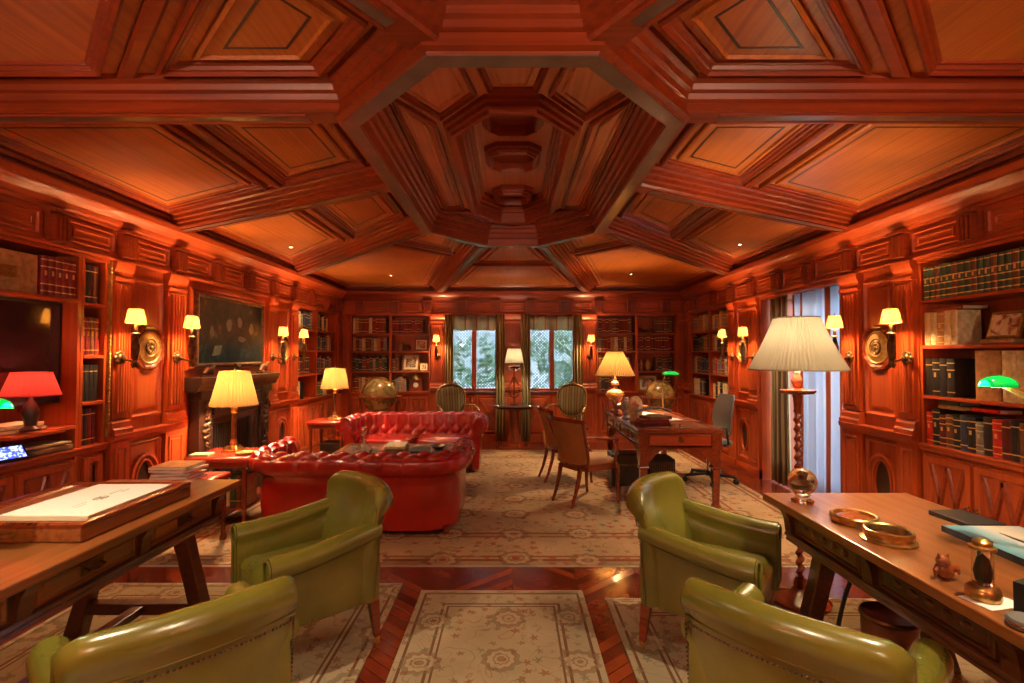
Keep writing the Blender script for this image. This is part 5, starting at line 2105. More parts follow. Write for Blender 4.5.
# ornaments on the mantel
def critter(name, label, y, s, mat='bronze'):
    mb = MB()
    mb.b(-.03 * s, .03 * s, -.08 * s, .08 * s, 0, .015)
    mb.tube([(0, -.07 * s, .03), (0, -.03 * s, .06 * s), (0, .03 * s, .055 * s), (0, .07 * s, .09 * s), (0, .09 * s, .10 * s)], [.012 * s, .024 * s, .022 * s, .014 * s, .010 * s], 8)
    for q in (-.04, .035):
        mb.tube([(0, q * s, .05 * s), (0, q * s * 1.2, .012)], .008 * s, 6)
    o = mb.build(name, M[mat], smooth=True, loc=(-2.91, y, 1.291))
    return tag(o, label, 'ornament')
critter('animal_figurine', 'dark bronze animal figure at the near end of the mantel', 4.80, 1.2)
critter('animal_figurine', 'dark bronze animal figure at the far end of the mantel', 5.85, 1.3)
mb = MB()
mb.b(-.03, .03, -.05, .05, 0, .02)
mb.tube([(0, 0, .02), (0, 0, .07)], [.02, .012])
mb.tube([(0, -.05, .12), (0, -.02, .08), (0, .0, .07), (0, .02, .08), (0, .05, .12)], [.006, .015, .018, .015, .006])
o = mb.build('bird_figurine', M['bronze'], smooth=True, loc=(-2.91, 5.30, 1.291))
tag(o, 'small bronze bird figure with raised wings mid mantel', 'ornament')

# painting
m, t, b = nt('old_master_canvas')
co = N(t, 'ShaderNodeTexCoord').outputs['Object']
nz = N(t, 'ShaderNodeTexNoise', Scale=5.0, Detail=8.0, Roughness=.65, Distortion=.5)
t.links.new(co, nz.inputs['Vector'])
sp = N(t, 'ShaderNodeSeparateXYZ')
t.links.new(co, sp.inputs[0])
hi = ramp(t, nz.outputs[0], [(.40, (.014, .009, .005)), (.56, (.035, .015, .006)), (.68, (.11, .045, .015))])
lo_ = ramp(t, nz.outputs[0], [(.40, (.006, .010, .010)), (.56, (.010, .020, .020)), (.68, (.03, .045, .040))])
fz = mth(t, 'MULTIPLY', mth(t, 'SUBTRACT', sp.outputs[2], .16), 5)
fz.node.use_clamp = True
t.links.new(mixc(t, fz, lo_.outputs[0], hi.outputs[0]), b.inputs['Base Color'])
b.inputs['Roughness'].default_value = .5
b.inputs['Specular IOR Level'].default_value = .1
M['canvas'] = m
pt = thing('painting', 'large dark old painting in thin gilt frame above the fireplace', 'painting', (-2.985, 5.30, 1.39))
PP_ = Pl((0, 0, 0), (0, 1, 0), (0, 0, 1), (1, 0, 0))
mb = MB()
PP_.rectm(mb, -.62, .62, 0, .70, [(0, -.02), (0, .025), (.008, .035), (.02, .03), (.03, .018), (.036, .016)], cap=False)
mb.build('frame', M['bronze'], pt)
mb = MB()
PP_.rectm(mb, -.585, .585, .035, .665, [(0, .016), (.001, .018)], cap=True)
cv_ = mb.build('canvas', M['canvas'], pt)
flesh = plain('painted_flesh', (0.05, 0.021, 0.009), .5, var=.4, vscale=20)
pale = plain('painted_paper', (0.07, 0.075, 0.05), .5, var=.3, vscale=30)
drape = plain('painted_drapery', (0.012, 0.022, 0.020), .5, var=.5, vscale=12)
def blob(c, ru, rv, mat, nm, ph=0.0):
    mb = MB()
    poly = [(c[0] + ru * math.cos(t * PI / 10) * (1 + .14 * math.sin(3 * t * PI / 10 + ph)), c[1] + rv * math.sin(t * PI / 10) * (1 + .12 * math.cos(2 * t * PI / 10 + ph))) for t in range(20)]
    PP_.mould(mb, poly, [(0, .0178), (.002, .0195)], cap=True)
    mb.build(nm, mat, cv_)
for c, a, b_, m_, nm in (((-.08, .42), .05, .07, flesh, 'painted_head'), ((.12, .46), .045, .06, flesh, 'painted_head'),
                        ((.36, .40), .05, .06, flesh, 'painted_head'), ((-.38, .34), .04, .055, flesh, 'painted_head'), ((.16, .28), .08, .03, flesh, 'painted_hand')):
    blob(c, a, b_, m_, nm, c[0] * 9)
mb = MB()
PP_.mould(mb, [(-.38, .10), (-.24, .11), (-.20, .21), (-.33, .20)], [(0, .0178), (.002, .0195)], cap=True)
mb.build('painted_paper', pale, cv_)


# ---------------------------------------------------------------- round carved plaques
def plaque(P, u, label):
    root = thing('wall_plaque', label, 'plaque', P.p(u, 1.56, .0))
    root.rotation_euler = (0, 0, ROT[id(P)])
    Q = Pl((0, 0, 0), (1, 0, 0), (0, 0, 1), (0, -1, 0))
    def circ(r, wob=0, k=8, n=64):
        return [(r * (1 + wob * abs(math.sin(k * PI * t / n))) * math.cos(2 * PI * t / n), r * (1 + wob * abs(math.sin(k * PI * t / n))) * math.sin(2 * PI * t / n)) for t in range(n)]
    mb = MB()
    Q.mould(mb, circ(.180, .06), [(0, .0), (.0, .022), (.010, .036), (.026, .040), (.045, .026), (.05, .03)], cap=True)
    mb.build('carved_rim', M['redwood'], root, smooth=True, angle=40)
    mb = MB()
    Q.mould(mb, circ(.132), [(0, .02), (.0, .036), (.006, .040), (.014, .034), (.05, .040), (.06, .046), (.066, .040)], cap=True)
    mb.build('gilt_ring', M['gold'], root, smooth=True, angle=40)
    mb = MB()
    Q.mould(mb, circ(.058), [(0, .036), (.002, .044), (.012, .048), (.02, .043)], cap=True)
    mb.build('dark_centre', M['bronze'], root, smooth=True, angle=40)
    mb = MB()
    mb.sphere((0, -.046, 0), .016, 10)
    for k in range(12):
        a = k * PI / 6
        mb.sphere((.035 * math.cos(a), -.046, .035 * math.sin(a)), .007, 6)
    mb.build('boss', M['gold'], root, smooth=True)
    return root


plaque(LW, 4.08, 'round gilt and carved plaque on left wall panel near the bookcase')
plaque(LW, 6.485, 'round gilt and carved plaque on left wall beyond the fireplace')
plaque(RW, 4.08, 'round gilt and carved plaque on right wall panel near the bookcase')
plaque(RW, 6.485, 'round gilt and carved plaque on right wall beyond the curtained bay')

# ================================================================== LAMPS
def pleated(r0, z0, r1, z1, n=40, amp=.018, mid=0.0):
    """open pleated cloth shade as a thin shell"""
    mb = MB()
    secs = []
    for i in range(7):
        t = i / 6
        r = r0 + (r1 - r0) * t + mid * math.sin(PI * t)
        secs.append([Vector(((r * (1 + (amp if k % 2 else -amp))) * math.cos(PI * k / n), (r * (1 + (amp if k % 2 else -amp))) * math.sin(PI * k / n), z0 + (z1 - z0) * t)) for k in range(2 * n)])
    mb.loft(secs, cap=False)
    return mb


def shade(root, r0, z0, r1, z1, mat, n=40, amp=.018, trim=None, mid=0.0):
    o = pleated(r0, z0, r1, z1, n, amp, mid).build('lamp_shade', mat, root, smooth=True)
    for r, z in ((r0, z0), (r1, z1)):
        mb = MB().tube([(r * math.cos(k * PI / 24), r * math.sin(k * PI / 24), z) for k in range(48)], .003 + r * .008, 6, ring=True)
        mb.build('shade_trim', trim or mat, o, smooth=True)
    return o


def column_lamp(label, loc, zs0, zs1, r0, r1, power, base_z=0):
    root = thing('table_lamp', label, 'lamp', loc)
    mb = MB()
    mb.prism([(-.075, -.075), (.075, -.075), (.075, .075), (-.075, .075)], 0, .018)
    for k in range(4):
        a = PI / 4 + k * PI / 2
        mb.tube([(.085 * math.cos(a), .085 * math.sin(a), .008), (.05 * math.cos(a), .05 * math.sin(a), .045), (.03 * math.cos(a), .03 * math.sin(a), .05)], [.014, .014, .010], 6)
    mb.lathe([(.045, .018), (.04, .05), (.03, .06), (.034, .08), (.026, .095), (.026, .11)], n=16)
    mb.build('base', M['brass'], root, smooth=True, angle=40)
    h = zs0 - .02
    MB().lathe([(.024, .11), (.022, h * .5), (.019, h - .06)], n=12).build('column', M['bronze'], root, smooth=True)
    MB().lathe([(.015, h - .06), (.028, h - .05), (.022, h - .04), (.03, h - .02), (.028, h), (.012, h + .01), (.008, zs1), (.004, zs1 + .03), (0, zs1 + .035)], n=14).build('capital', M['brass'], root, smooth=True, angle=40)
    s = shade(root, r0, zs0, r1, zs1, M['shade'])
    light('bulb', 'POINT', (0, 0, (zs0 + zs1) / 2), power, WARM, .04, parent=root)
    return root


column_lamp('tall brass column lamp with yellow pleated shade on near side table', (-2.58, 4.64, .613), .425, .735, .20, .125, 30)
column_lamp('brass column lamp with yellow pleated shade on far side table', (-2.47, 6.95, .613), .43, .70, .185, .13, 26)

# desk lamp: urn base
dl = thing('desk_lamp', 'urn lamp with wide yellow pleated shade on the partners desk', 'lamp', (1.31, 6.42, .780))
M['urn'] = plain('rose_marble', (0.42, 0.20, 0.11), .2, coat=.5, var=.3, vscale=20)
MB().lathe([(0, 0), (.075, 0), (.075, .02), (.04, .035), (.022, .06), (.022, .09), (.05, .12), (.10, .18), (.115, .22), (.105, .25), (.06, .28), (.03, .30), (.028, .32), (.05, .34), (.045, .37), (.02, .39), (.012, .44), (0, .44)], n=24).build('urn', M['urn'], dl, smooth=True)
MB().lathe([(.118, .205), (.124, .215), (.118, .226)], n=24).build('band', M['brass'], dl, smooth=True)
MB().tube([(0, 0, .43), (0, 0, .79)], .006).build('stem', M['brass'], dl)
shade(dl, .25, .46, .10, .76, M['shade'], 60)
light('bulb', 'POINT', (0, 0, .60), 26, WARM, .04, parent=dl)

# round table lamp: openwork iron stem with crystal cup
rl = thing('table_lamp', 'openwork iron lamp with crystal cup and cream shade on round table', 'lamp', (0.02, 8.12, .703))
mb = MB().lathe([(0, 0), (.06, 0), (.065, .015), (.02, .03), (.014, .12), (.014, .62)], n=14)
for k in range(8):
    a = k * PI / 4
    c, s = math.cos(a), math.sin(a)
    mb.tube([(.014 * c, .014 * s, .10), (.07 * c, .07 * s, .14), (.12 * c, .12 * s, .22), (.10 * c, .10 * s, .30), (.05 * c, .05 * s, .36), (.02 * c, .02 * s, .44)], .006, 6)
    mb.sphere((.12 * c, .12 * s, .22), .016, 6)
for z, r in ((.18, .10), (.27, .115)):
    mb.tube([(r * math.cos(k * PI / 12), r * math.sin(k * PI / 12), z) for k in range(24)], .005, 6, ring=True)
mb.build('openwork_stem', M['redwood'], rl, smooth=True)
MB().lathe([(.014, .54), (.06, .56), (.10, .60), (.10, .61), (.05, .58), (.014, .56)], n=20, wob=lambda k, n: 1 + .06 * (k % 2)).build('crystal_cup', M['glass'], rl, smooth=True)
mb = MB()
for k in range(10):
    a = k * PI / 5
    mb.sphere((.09 * math.cos(a), .09 * math.sin(a), .575), .012, 6, (.8, .8, 1.8))
mb.build('crystal_drops', M['glass'], rl, smooth=True)
shade(rl, .155, .67, .105, .90, M['shade_pale'], 40)
light('bulb', 'POINT', (0, 0, .78), 9, SOFT, .03, parent=rl)

# floor lamp behind the right library table
fl = thing('floor_lamp', 'turned wooden floor lamp with broad cream pleated shade at right', 'lamp', (1.735, 3.06, .012))
mb = MB()
mb.lathe([(0, 0), (.16, 0), (.165, .02), (.14, .045), (.06, .06), (.035, .09), (.04, .12), (.028, .15)], n=24)
mb.build('base', M['redwood'], fl, smooth=True, angle=40)
mb = MB()      # barley twist
secs = []
for i in range(220):
    z = .15 + i * (1.00 / 219)
    a = i * .50
    cx, cy = .0065 * math.cos(a), .0065 * math.sin(a)
    secs.append([Vector((cx + .019 * math.cos(2 * PI * k / 10), cy + .019 * math.sin(2 * PI * k / 10), z)) for k in range(10)])
mb.loft(secs)
mb.build('twisted_column', M['redwood'], fl, smooth=True)
MB().lathe([(.02, 1.14), (.024, 1.22), (.03, 1.245), (.09, 1.255), (.10, 1.265), (.10, 1.275), (.04, 1.28), (.022, 1.29), (.03, 1.315), (.032, 1.335), (.020, 1.36), (.018, 1.38)], n=24).build('candle_tray', M['redwood'], fl, smooth=True, angle=40)
MB().lathe([(.016, 1.37), (.016, 1.43), (.005, 1.44), (.005, 1.70), (0, 1.70)], n=12).build('candle_tube', M['paper'], fl, smooth=True)
shade(fl, .268, 1.400, .125, 1.715, M['shade_pale'], 70, .020, mid=-.008)
light('bulb', 'POINT', (0, 0, 1.56), 16, SOFT, .05, parent=fl)

# red lamp on the shelf
tvx = -2.955
rdl = thing('table_lamp', 'small dark lamp with red pleated shade in front of the television', 'lamp', (tvx, 3.07, 1.036))
MB().lathe([(0, 0), (.05, 0), (.052, .012), (.028, .03), (.035, .07), (.045, .11), (.03, .16), (.012, .19), (.01, .25)], n=18).build('base', M['dark'], rdl, smooth=True)
shade(rdl, .140, .218, .095, .355, M['shade_red'], 26, .02)
light('bulb', 'POINT', (0, 0, .30), 1.6, (1, .35, .22), .03, parent=rdl)


# banker's lamps on jointed arms
def reading_lamp(label, loc, sx, sh):
    """loc: foot; sh: shade position relative to the foot"""
    root = thing('reading_lamp', label, 'lamp', loc)
    MB().lathe([(0, 0), (.085, 0), (.09, .012), (.03, .025), (.012, .04), (.012, .06)], n=20).build('base', M['black'], root, smooth=True)
    j = Vector((sh.x * .30, sh.y * .3, sh.z - .16))
    MB().tube([(0, 0, .05), (0, 0, .34), (sh.x * .05, 0, .40), tuple(j)], [.010, .010, .008, .009]).build('lower_arm', M['black'], root, smooth=True)
    d = Vector((0, .012, 0))
    mb = MB()
    mb.tube([j + d, sh + d + Vector((0, 0, .005))], .005)
    mb.tube([j - d, sh - d + Vector((0, 0, .005))], .005)
    mb.sphere(j, .018, 10)
    mb.sphere(sh + Vector((0, 0, .012)), .015, 10)
    mb.build('upper_arm', M['brass'], root, smooth=True)
    mb = MB()
    secs = []
    for i in range(9):
        t = -1 + i / 4
        w = math.sqrt(max(0.02, 1 - t * t * .55))
        secs.append([Vector((sh.x + .052 * t, sh.y + .04 * w * math.cos(PI * k / 10), sh.z - .012 + .042 * w * math.sin(PI * k / 10))) for k in range(11)])
    mb.loft(secs, closed=False, cap=False)
    o = mb.build('lamp_shade', M['shade_green'], root, smooth=True)
    o.modifiers.new('s', 'SOLIDIFY').thickness = .003
    light('bulb', 'POINT', tuple(sh + Vector((0, 0, -.02))), .8, (.7, 1, .6), .02, parent=root)
    return root


reading_lamp('green glass reading lamp on jointed brass arm, right library table', (2.0, 1.60, TZ), 1, Vector((-.25, .21, .625)))
reading_lamp('green glass reading lamp at the left edge of the picture', (-2.12, 1.62, TZ), -1, Vector((.25, .18, .545)))
gd = thing('desk_reading_lamp', 'small green glass lamp glowing at the far right of the partners desk', 'lamp', (1.93, 6.45, .780))
MB().lathe([(0, 0), (.07, 0), (.07, .015), (.015, .03), (.010, .05), (.010, .36)], n=16).build('base', M['brass'], gd, smooth=True)
MB().tube([(0, 0, .36), (.03, 0, .46), (.10, 0, .48)], .007).build('arm', M['brass'], gd)
mb = MB()
secs = []
for i in range(7):
    t = -1 + i / 3
    w = math.sqrt(max(.05, 1 - t * t * .7))
    secs.append([Vector((.10 + .10 * t, .055 * w * math.cos(PI * k / 8), .465 + .05 * w * math.sin(PI * k / 8))) for k in range(9)])
mb.loft(secs, closed=False, cap=False)
o = mb.build('lamp_shade', M['shade_green'], gd, smooth=True)
o.modifiers.new('s', 'SOLIDIFY').thickness = .003


# wall sconces
def sconce(P, u, du, label):
    root = thing('wall_sconce', label, 'wall light', P.p(u, 1.48, .046 if P is not BW else .046))
    root.rotation_euler = (0, 0, ROT[id(P)])
    s = SGN[id(P)]
    mb = MB()      # local: x along wall (reading left to right), -y out of the wall
    mb.xf(Matrix.Identity(4))
    for k in range(8):
        a = k * PI / 4
        mb.sphere((.036 * math.cos(a), -.006, .036 * math.sin(a)), .020, 8, (1, .6, 1))
    mb.sphere((0, -.010, 0), .034, 10, (1, .7, 1))
    mb.sphere((0, -.024, 0), .012, 8)
    mb.build('rosette', M['bronze'], root, smooth=True)
    x = du * s
    mb = MB()
    mb.tube([(0, -.02, 0), (x * .4, -.06, -.012), (x * .7, -.11, -.022), (x, -.155, -.03), (x, -.175, -.02)], [.008, .008, .009, .010, .008])
    mb.sphere((x * .35, -.055, -.010), .014, 8)
    mb.sphere((x, -.165, -.035), .022, 8)
    mb.tube([(x, -.165, -.05), (x + .02, -.165, -.075), (x + .035, -.165, -.05), (x + .02, -.165, -.035)], .006, 6)
    mb.tube([(x, -.165, -.05), (x - .02, -.165, -.075), (x - .035, -.165, -.05), (x - .02, -.165, -.035)], .006, 6)
    mb.build('arm', M['bronze'], root, smooth=True)
    mb = MB().lathe([(.012, -.03), (.020, .0), (.028, .05), (.030, .09), (.018, .14), (.012, .17), (.030, .18), (.012, .19), (.012, .24), (.004, .25), (.004, .38)], (x, -.165, 0), 12, wob=lambda k, n: 1 + .10 * (k % 2))
    mb.build('stem', M['bronze'], root, smooth=True)
    o = MB()
    secs = []
    for t in range(5):
        q = t / 4
        r = .062 - .020 * q
        ring_ = []
        for k in range(32):
            a = 2 * PI * k / 32 + PI / 4
            c, s_ = math.cos(a), math.sin(a)
            kk = (abs(c) ** 5 + abs(s_) ** 5) ** -.2
            ring_.append(Vector((x + r * kk * c, -.165 + r * .8 * kk * s_, .255 + .105 * q)))
        secs.append(ring_)
    o.loft(secs, cap=False)
    sh = o.build('lamp_shade', M['shade_sconce'], root, smooth=True)
    light('bulb', 'POINT', (x, -.165, .30), 12, (1.0, .60, .26), .025, parent=root)
    return root


for P, nm in ((LW, 'left'), (RW, 'right')):
    for u, du, wh_ in ((3.75, -.06, 'fluted pilaster nearest the bookcase'), (4.385, -.05, 'second pilaster, before the ' + ('fireplace' if nm == 'left' else 'curtained bay')),
                       (6.14, -.07, 'pilaster just beyond the ' + ('fireplace' if nm == 'left' else 'curtained bay')), (6.74, -.07, 'pilaster before the far bookcase')):
        sconce(P, u, du, 'bronze sconce on %s wall, %s' % (nm, wh_))
sconce(BW, -1.30, 0, 'bronze sconce on back wall left of the windows')
sconce(BW, 1.33, 0, 'bronze sconce on back wall right of the windows')

# recessed ceiling spots; the last three are unseen, added as fill light
M['bulb_glow'] = plain('lamp_lens', (1, .9, .7), .3, emit=(1, .82, .55), es=9)
ci_ = 0
for x, y, where, pw in ((-2.42, 5.42, 'over the near left sofa end', 40), (-1.80, 7.35, 'over the left globe', 30), (1.72, 7.25, 'over the right of the back wall', 30), (2.42, 5.30, 'over the curtained bay', 30),
                    (-1.75, 1.45, 'above the left library table', 50), (1.75, 1.45, 'above the right library table', 50), (-1.4, -.8, 'added as unseen fill behind the camera at left', 60), (1.4, -.8, 'added as unseen fill behind the camera at right', 60), (0, .35, 'added as unseen fill above the camera', 40)):
    root = thing('recessed_spotlight', 'small recessed ceiling spotlight ' + where, 'ceiling light', (x, y, ZC + .097))
    MB().lathe([(.016, .004), (.016, -.004), (.026, -.006), (.028, .004)], n=20).build('trim_ring', M['brass'], root, smooth=True)
    MB().lathe([(0, -.001), (.0155, -.001), (.0155, .002), (0, .002)], n=16).build('lens', M['bulb_glow'], root)
    light('bulb', 'SPOT', (0, 0, -.02), pw, SOFT, .03, rot=(0, 0, 0), spot=115, parent=root, blend=.9)

# two unseen floor lamps added behind the camera to brighten the ceiling
def fill_uplighter(x, y, side):
    root = thing('fill_uplighter', 'added floor lamp lighting the ceiling, unseen behind the camera at the ' + side, 'lamp', (x, y, 0))
    MB().lathe([(0, 0), (.15, 0), (.15, .02), (.03, .04), (.015, .06), (.013, 1.70), (.02, 1.72)], n=20).build('stand', M['brass'], root, smooth=True, angle=40)
    MB().lathe([(.02, 1.72), (.10, 1.76), (.15, 1.83), (.145, 1.83), (.09, 1.77), (.01, 1.735)], n=28).build('bowl', M['brass'], root, smooth=True)
    light('bulb', 'POINT', (0, 0, 1.84), 48, SOFT, .06, parent=root)


fill_uplighter(-1.9, -.9, 'left')
fill_uplighter(1.9, -.9, 'right')

# ================================================================== RUGS, CURTAINS, SMALL THINGS
BIGB = [(0, (0.36, 0.24, 0.12)), (.05, (0.22, 0.075, 0.035)), (.09, (0.42, 0.29, 0.15)), (.12, (0.26, 0.10, 0.045)), (.15, (0.45, 0.30, 0.16)), (.52, (0.26, 0.10, 0.045)), (.55, (0.40, 0.26, 0.13)), (.60, (0.24, 0.09, 0.04)), (.63, (0.42, 0.29, 0.16))]


def rug(label, x0, x1, y0, y1, mat, z=.0, th=.011):
    hx_, hy_ = (x1 - x0) / 2, (y1 - y0) / 2
    mb = MB()
    n, m_ = 24, 30
    mb.b(-hx_, hx_, -hy_, hy_, 0, th)
    o = mb.build('rug', mat, loc=((x0 + x1) / 2, (y0 + y1) / 2, z + .0005), bevel=.003)
    tag(o, label, 'rug')
    for s in (-1, 1):
        mb = MB()
        k = -hx_
        while k < hx_:
            mb.b(k, k + .006, min(s * hy_, s * (hy_ + .022)), max(s * hy_, s * (hy_ + .022)), 0, .004)
            k += .016
        mb.build('fringe', M['paper'], o)
    return o


big = rug_mat('heriz_rug', 2.65, 2.15, (0.42, 0.29, 0.16), BIGB, (0.48, 0.36, 0.20), 1.9)
rug('large oriental rug with floral border under the sofas and desk', -2.65, 2.65, 3.6, 7.9, big)
RB = [(0, (0.40, 0.33, 0.20)), (.03, (0.16, 0.08, 0.04)), (.045, (0.40, 0.33, 0.20)), (.16, (0.18, 0.10, 0.05)), (.175, (0.44, 0.37, 0.23)), (.19, (0.18, 0.10, 0.05)), (.20, (0.42, 0.34, 0.20))]
PALE_A = ((0.25, 0.10, 0.05), (0.17, 0.17, 0.10), (0.24, 0.15, 0.08))
run_c = rug_mat('pale_runner', .51, 1.9, (0.44, 0.37, 0.22), RB, (0.46, 0.38, 0.24), 2.6, PALE_A)
rug('pale sage and cream patterned rug in the centre foreground', -.58, .44, -.6, 3.20, run_c)
run_l = rug_mat('left_rug', .95, 1.95, (0.44, 0.32, 0.18), RB, (0.48, 0.38, 0.22), 2.2, PALE_A)
rug('worn cream and rust rug under the left green armchairs', -2.62, -.72, -.6, 3.30, run_l)
rug('worn cream and rust rug under the right green armchairs', .57, 2.62, -.6, 3.10, rug_mat('right_rug', 1.025, 1.85, (0.44, 0.32, 0.18), RB, (0.48, 0.38, 0.22), 2.2, PALE_A))


def curtain(name, label, P, u0, u1, n, z0, z1, mat, folds, amp, cat='curtain'):
    mb = MB()
    secs = []
    m_ = folds * 10
    for i in range(9):
        t = i / 8
        z = z1 + (z0 - z1) * t
        sec = []
        for k in range(m_ + 1):
            s = k / m_
            a = amp * (.55 + .45 * t)
            nn = n + a * math.sin(2 * PI * folds * s) + .3 * a * math.sin(2 * PI * folds * 1.7 * s + 1.3 + t)
            sec.append(P.p(u0 + (u1 - u0) * s + .006 * math.sin(t * 4 + k * .4), z, nn))
        secs.append(sec)
    mb.loft(secs, closed=False, cap=False)
    o = mb.build(name, mat, smooth=True)
    o.modifiers.new('s', 'SOLIDIFY').thickness = .003
    return tag(o, label, cat)


M['drape'] = stripes('olive_striped_drape', [(0, (0.22, 0.16, 0.055)), (.45, (0.46, 0.34, 0.12)), (.62, (0.14, 0.06, 0.03)), (.78, (0.34, 0.25, 0.09))], 14, 0)
M['drape_y'] = stripes('olive_striped_drape_side', [(0, (0.16, 0.13, 0.06)), (.45, (0.36, 0.29, 0.14)), (.62, (0.10, 0.05, 0.03)), (.78, (0.24, 0.19, 0.09))], 11, 1)
for a, b_, nm in ((-1.17, -1.03, 'far left of the left back window'), (-.29, -.14, 'between left back window and the pier'), (.14, .30, 'between the pier and right back window'), (1.04, 1.19, 'far right of the right back window')):
    curtain('curtain', 'olive striped curtain hanging ' + nm, BW, a, b_, .10, .02, 2.20, M['drape'], 3, .028)
curtain('curtain', 'dark olive striped curtain at the far side of the right-hand bay', RW, 5.62, 6.03, -.10, .02, 2.17, M['drape_y'], 5, .035)

m, t, b = nt('sheer_striped')
t.nodes.clear()
out = N(t, 'ShaderNodeOutputMaterial')
co = N(t, 'ShaderNodeTexCoord').outputs['Object']
sp = N(t, 'ShaderNodeSeparateXYZ')
t.links.new(co, sp.inputs[0])
fr = mth(t, 'FRACT', mth(t, 'MULTIPLY', sp.outputs[1], 4.6))
rr = ramp(t, fr, [(0, (0.62, 0.66, 0.74)), (.68, (0.40, 0.12, 0.05)), (.90, (0.62, 0.66, 0.74))], 'CONSTANT')
df, tl, mx = N(t, 'ShaderNodeBsdfDiffuse'), N(t, 'ShaderNodeBsdfTranslucent'), N(t, 'ShaderNodeMixShader')
t.links.new(rr.outputs[0], df.inputs[0])
t.links.new(rr.outputs[0], tl.inputs[0])
mx.inputs[0].default_value = .45
t.links.new(df.outputs[0], mx.inputs[1])
t.links.new(tl.outputs[0], mx.inputs[2])
t.links.new(mx.outputs[0], out.inputs[0])
curtain('sheer_curtain', 'sheer white curtain with rust stripes in the right-hand bay', RW, 4.57, 5.60, -.13, .02, 2.17, m, 8, .050, 'curtain')

# ---- left library table: document case
dcs = thing('document_case', 'shallow wooden case holding a printed white sheet, left table', 'display case', (-1.98, 2.28, TZ + .001))
MB().b(-.31, .31, -.33, .33, 0, .055).build('tray', M['deskwood'], dcs, bevel=.006)
mb = MB()
Q = Pl((0, 0, .055), (1, 0, 0), (0, 1, 0), (0, 0, 1))
Q.mould(mb, [(-.31, -.33), (.31, -.33), (.31, .33), (-.31, .33)], [(0, 0), (0, .014), (.02, .018), (.03, .006), (.05, .0)], cap=False)
mb.build('rim', M['redwood'], dcs)
MB().tube([(-.05, -.33, .030), (-.05, -.345, .030), (.05, -.345, .030), (.05, -.33, .030)], .006).build('handle', M['brass'], dcs)
sh_ = MB().b(-.185, .185, -.25, .25, .056, .078).build('page_stack', M['paper'], bevel=.002, loc=(-1.90, 2.285, TZ + .001))
tag(sh_, 'large printed white sheet on its pad inside the document case', 'document')
MB().b(-.176, .176, -.241, .241, .078, .0785).build('top_sheet', M['white'], sh_)
ink = plain('faded_ink', (0.32, 0.26, 0.18), .8)


mb = MB()      # faint crest and rules of unreadable print, seen from the aisle side
for k in range(10):
    a = k * PI / 5
    mb.b(.03 + .022 * math.cos(a) - .005, .03 + .022 * math.cos(a) + .005, .03 * math.sin(a) - .006, .03 * math.sin(a) + .006, .0785, .079)
mb.b(.012, .048, -.012, .012, .0785, .079)
for r_, (yy, L) in enumerate(((-.10, .15), (-.12, .12), (.10, .15), (.13, .10))):
    k = -L / 2
    while k < L / 2:
        w = rnd.uniform(.004, .012)
        mb.b(.02 + yy * .0 + (r_ % 2) * .022 - .004, .02 + (r_ % 2) * .022 + .002, yy + k * .5, yy + k * .5 + w * .5, .0785, .079)
        k += w + .006
mb.build('faded_print', ink, sh_)

# ---- left bookcase shelf: flat books, papers, tablet clock
mb = MB()
for k, (u0_, u1_, c, z) in enumerate(((2.93, 3.24, 'tan', 1.023), (2.97, 3.22, 'cream', 1.049))):
    o = MB().b(-.09, .09, -(u1_ - u0_) / 2, (u1_ - u0_) / 2, 0, .025).build('book', BC[c], bevel=.002, loc=(-3.10, (u0_ + u1_) / 2, z + .001))
    tag(o, '%s book lying flat on the shelf under the television' % c, 'book', 'flat books under the television')
    MB().b(-.086, .0915, -(u1_ - u0_) / 2 + .003, (u1_ - u0_) / 2 - .003, .004, .021).build('page_block', M['pages'], o)
for k in range(5):
    c = ('brown', 'grey', 'tan', 'brown', 'cream')[k]
    o = MB().b(-.10, .10, -.14, .14, 0, .012).build('magazine', BC[c], bevel=.001, loc=(-3.09 + .008 * (k % 3), 3.27 - .006 * k, .8615 + .0125 * k), rot=(0, 0, R(-6 + 5 * (k % 4))))
    tag(o, '%s magazine, %s from the bottom of the pile on the left counter' % (c, ORD[k]), 'magazine', 'magazines on the left counter')
tb = thing('digital_frame', 'small tilted screen glowing blue on the left counter', 'screen', (-2.99, 3.01, .864), R(78))
T = Matrix.Rotation(R(-38), 4, 'X')
MB().b(-.085, .085, -.006, .006, 0, .115).xf(T).build('casing', M['dark'], tb, bevel=.003)
m, t, b = nt('blue_screen')
co = N(t, 'ShaderNodeTexCoord').outputs['Object']
nz = N(t, 'ShaderNodeTexNoise', Scale=60.0, Detail=3.0)
t.links.new(co, nz.inputs['Vector'])
rr = ramp(t, nz.outputs[0], [(.45, (.02, .03, .55)), (.6, (.35, .45, 1.0))])
t.links.new(rr.outputs[0], b.inputs['Emission Color'])
b.inputs['Emission Strength'].default_value = 1.3
b.inputs['Base Color'].default_value = (.01, .01, .05, 1)
MB().b(-.07, .07, -.0075, -.006, .018, .098).xf(T).build('screen', m, tb)
MB().b(-.03, .03, .0, .075, 0, .006).build('stand', M['dark'], tb)

# ---- right library table
def onr(x, y):
    return (x, y, TZ + .0005)


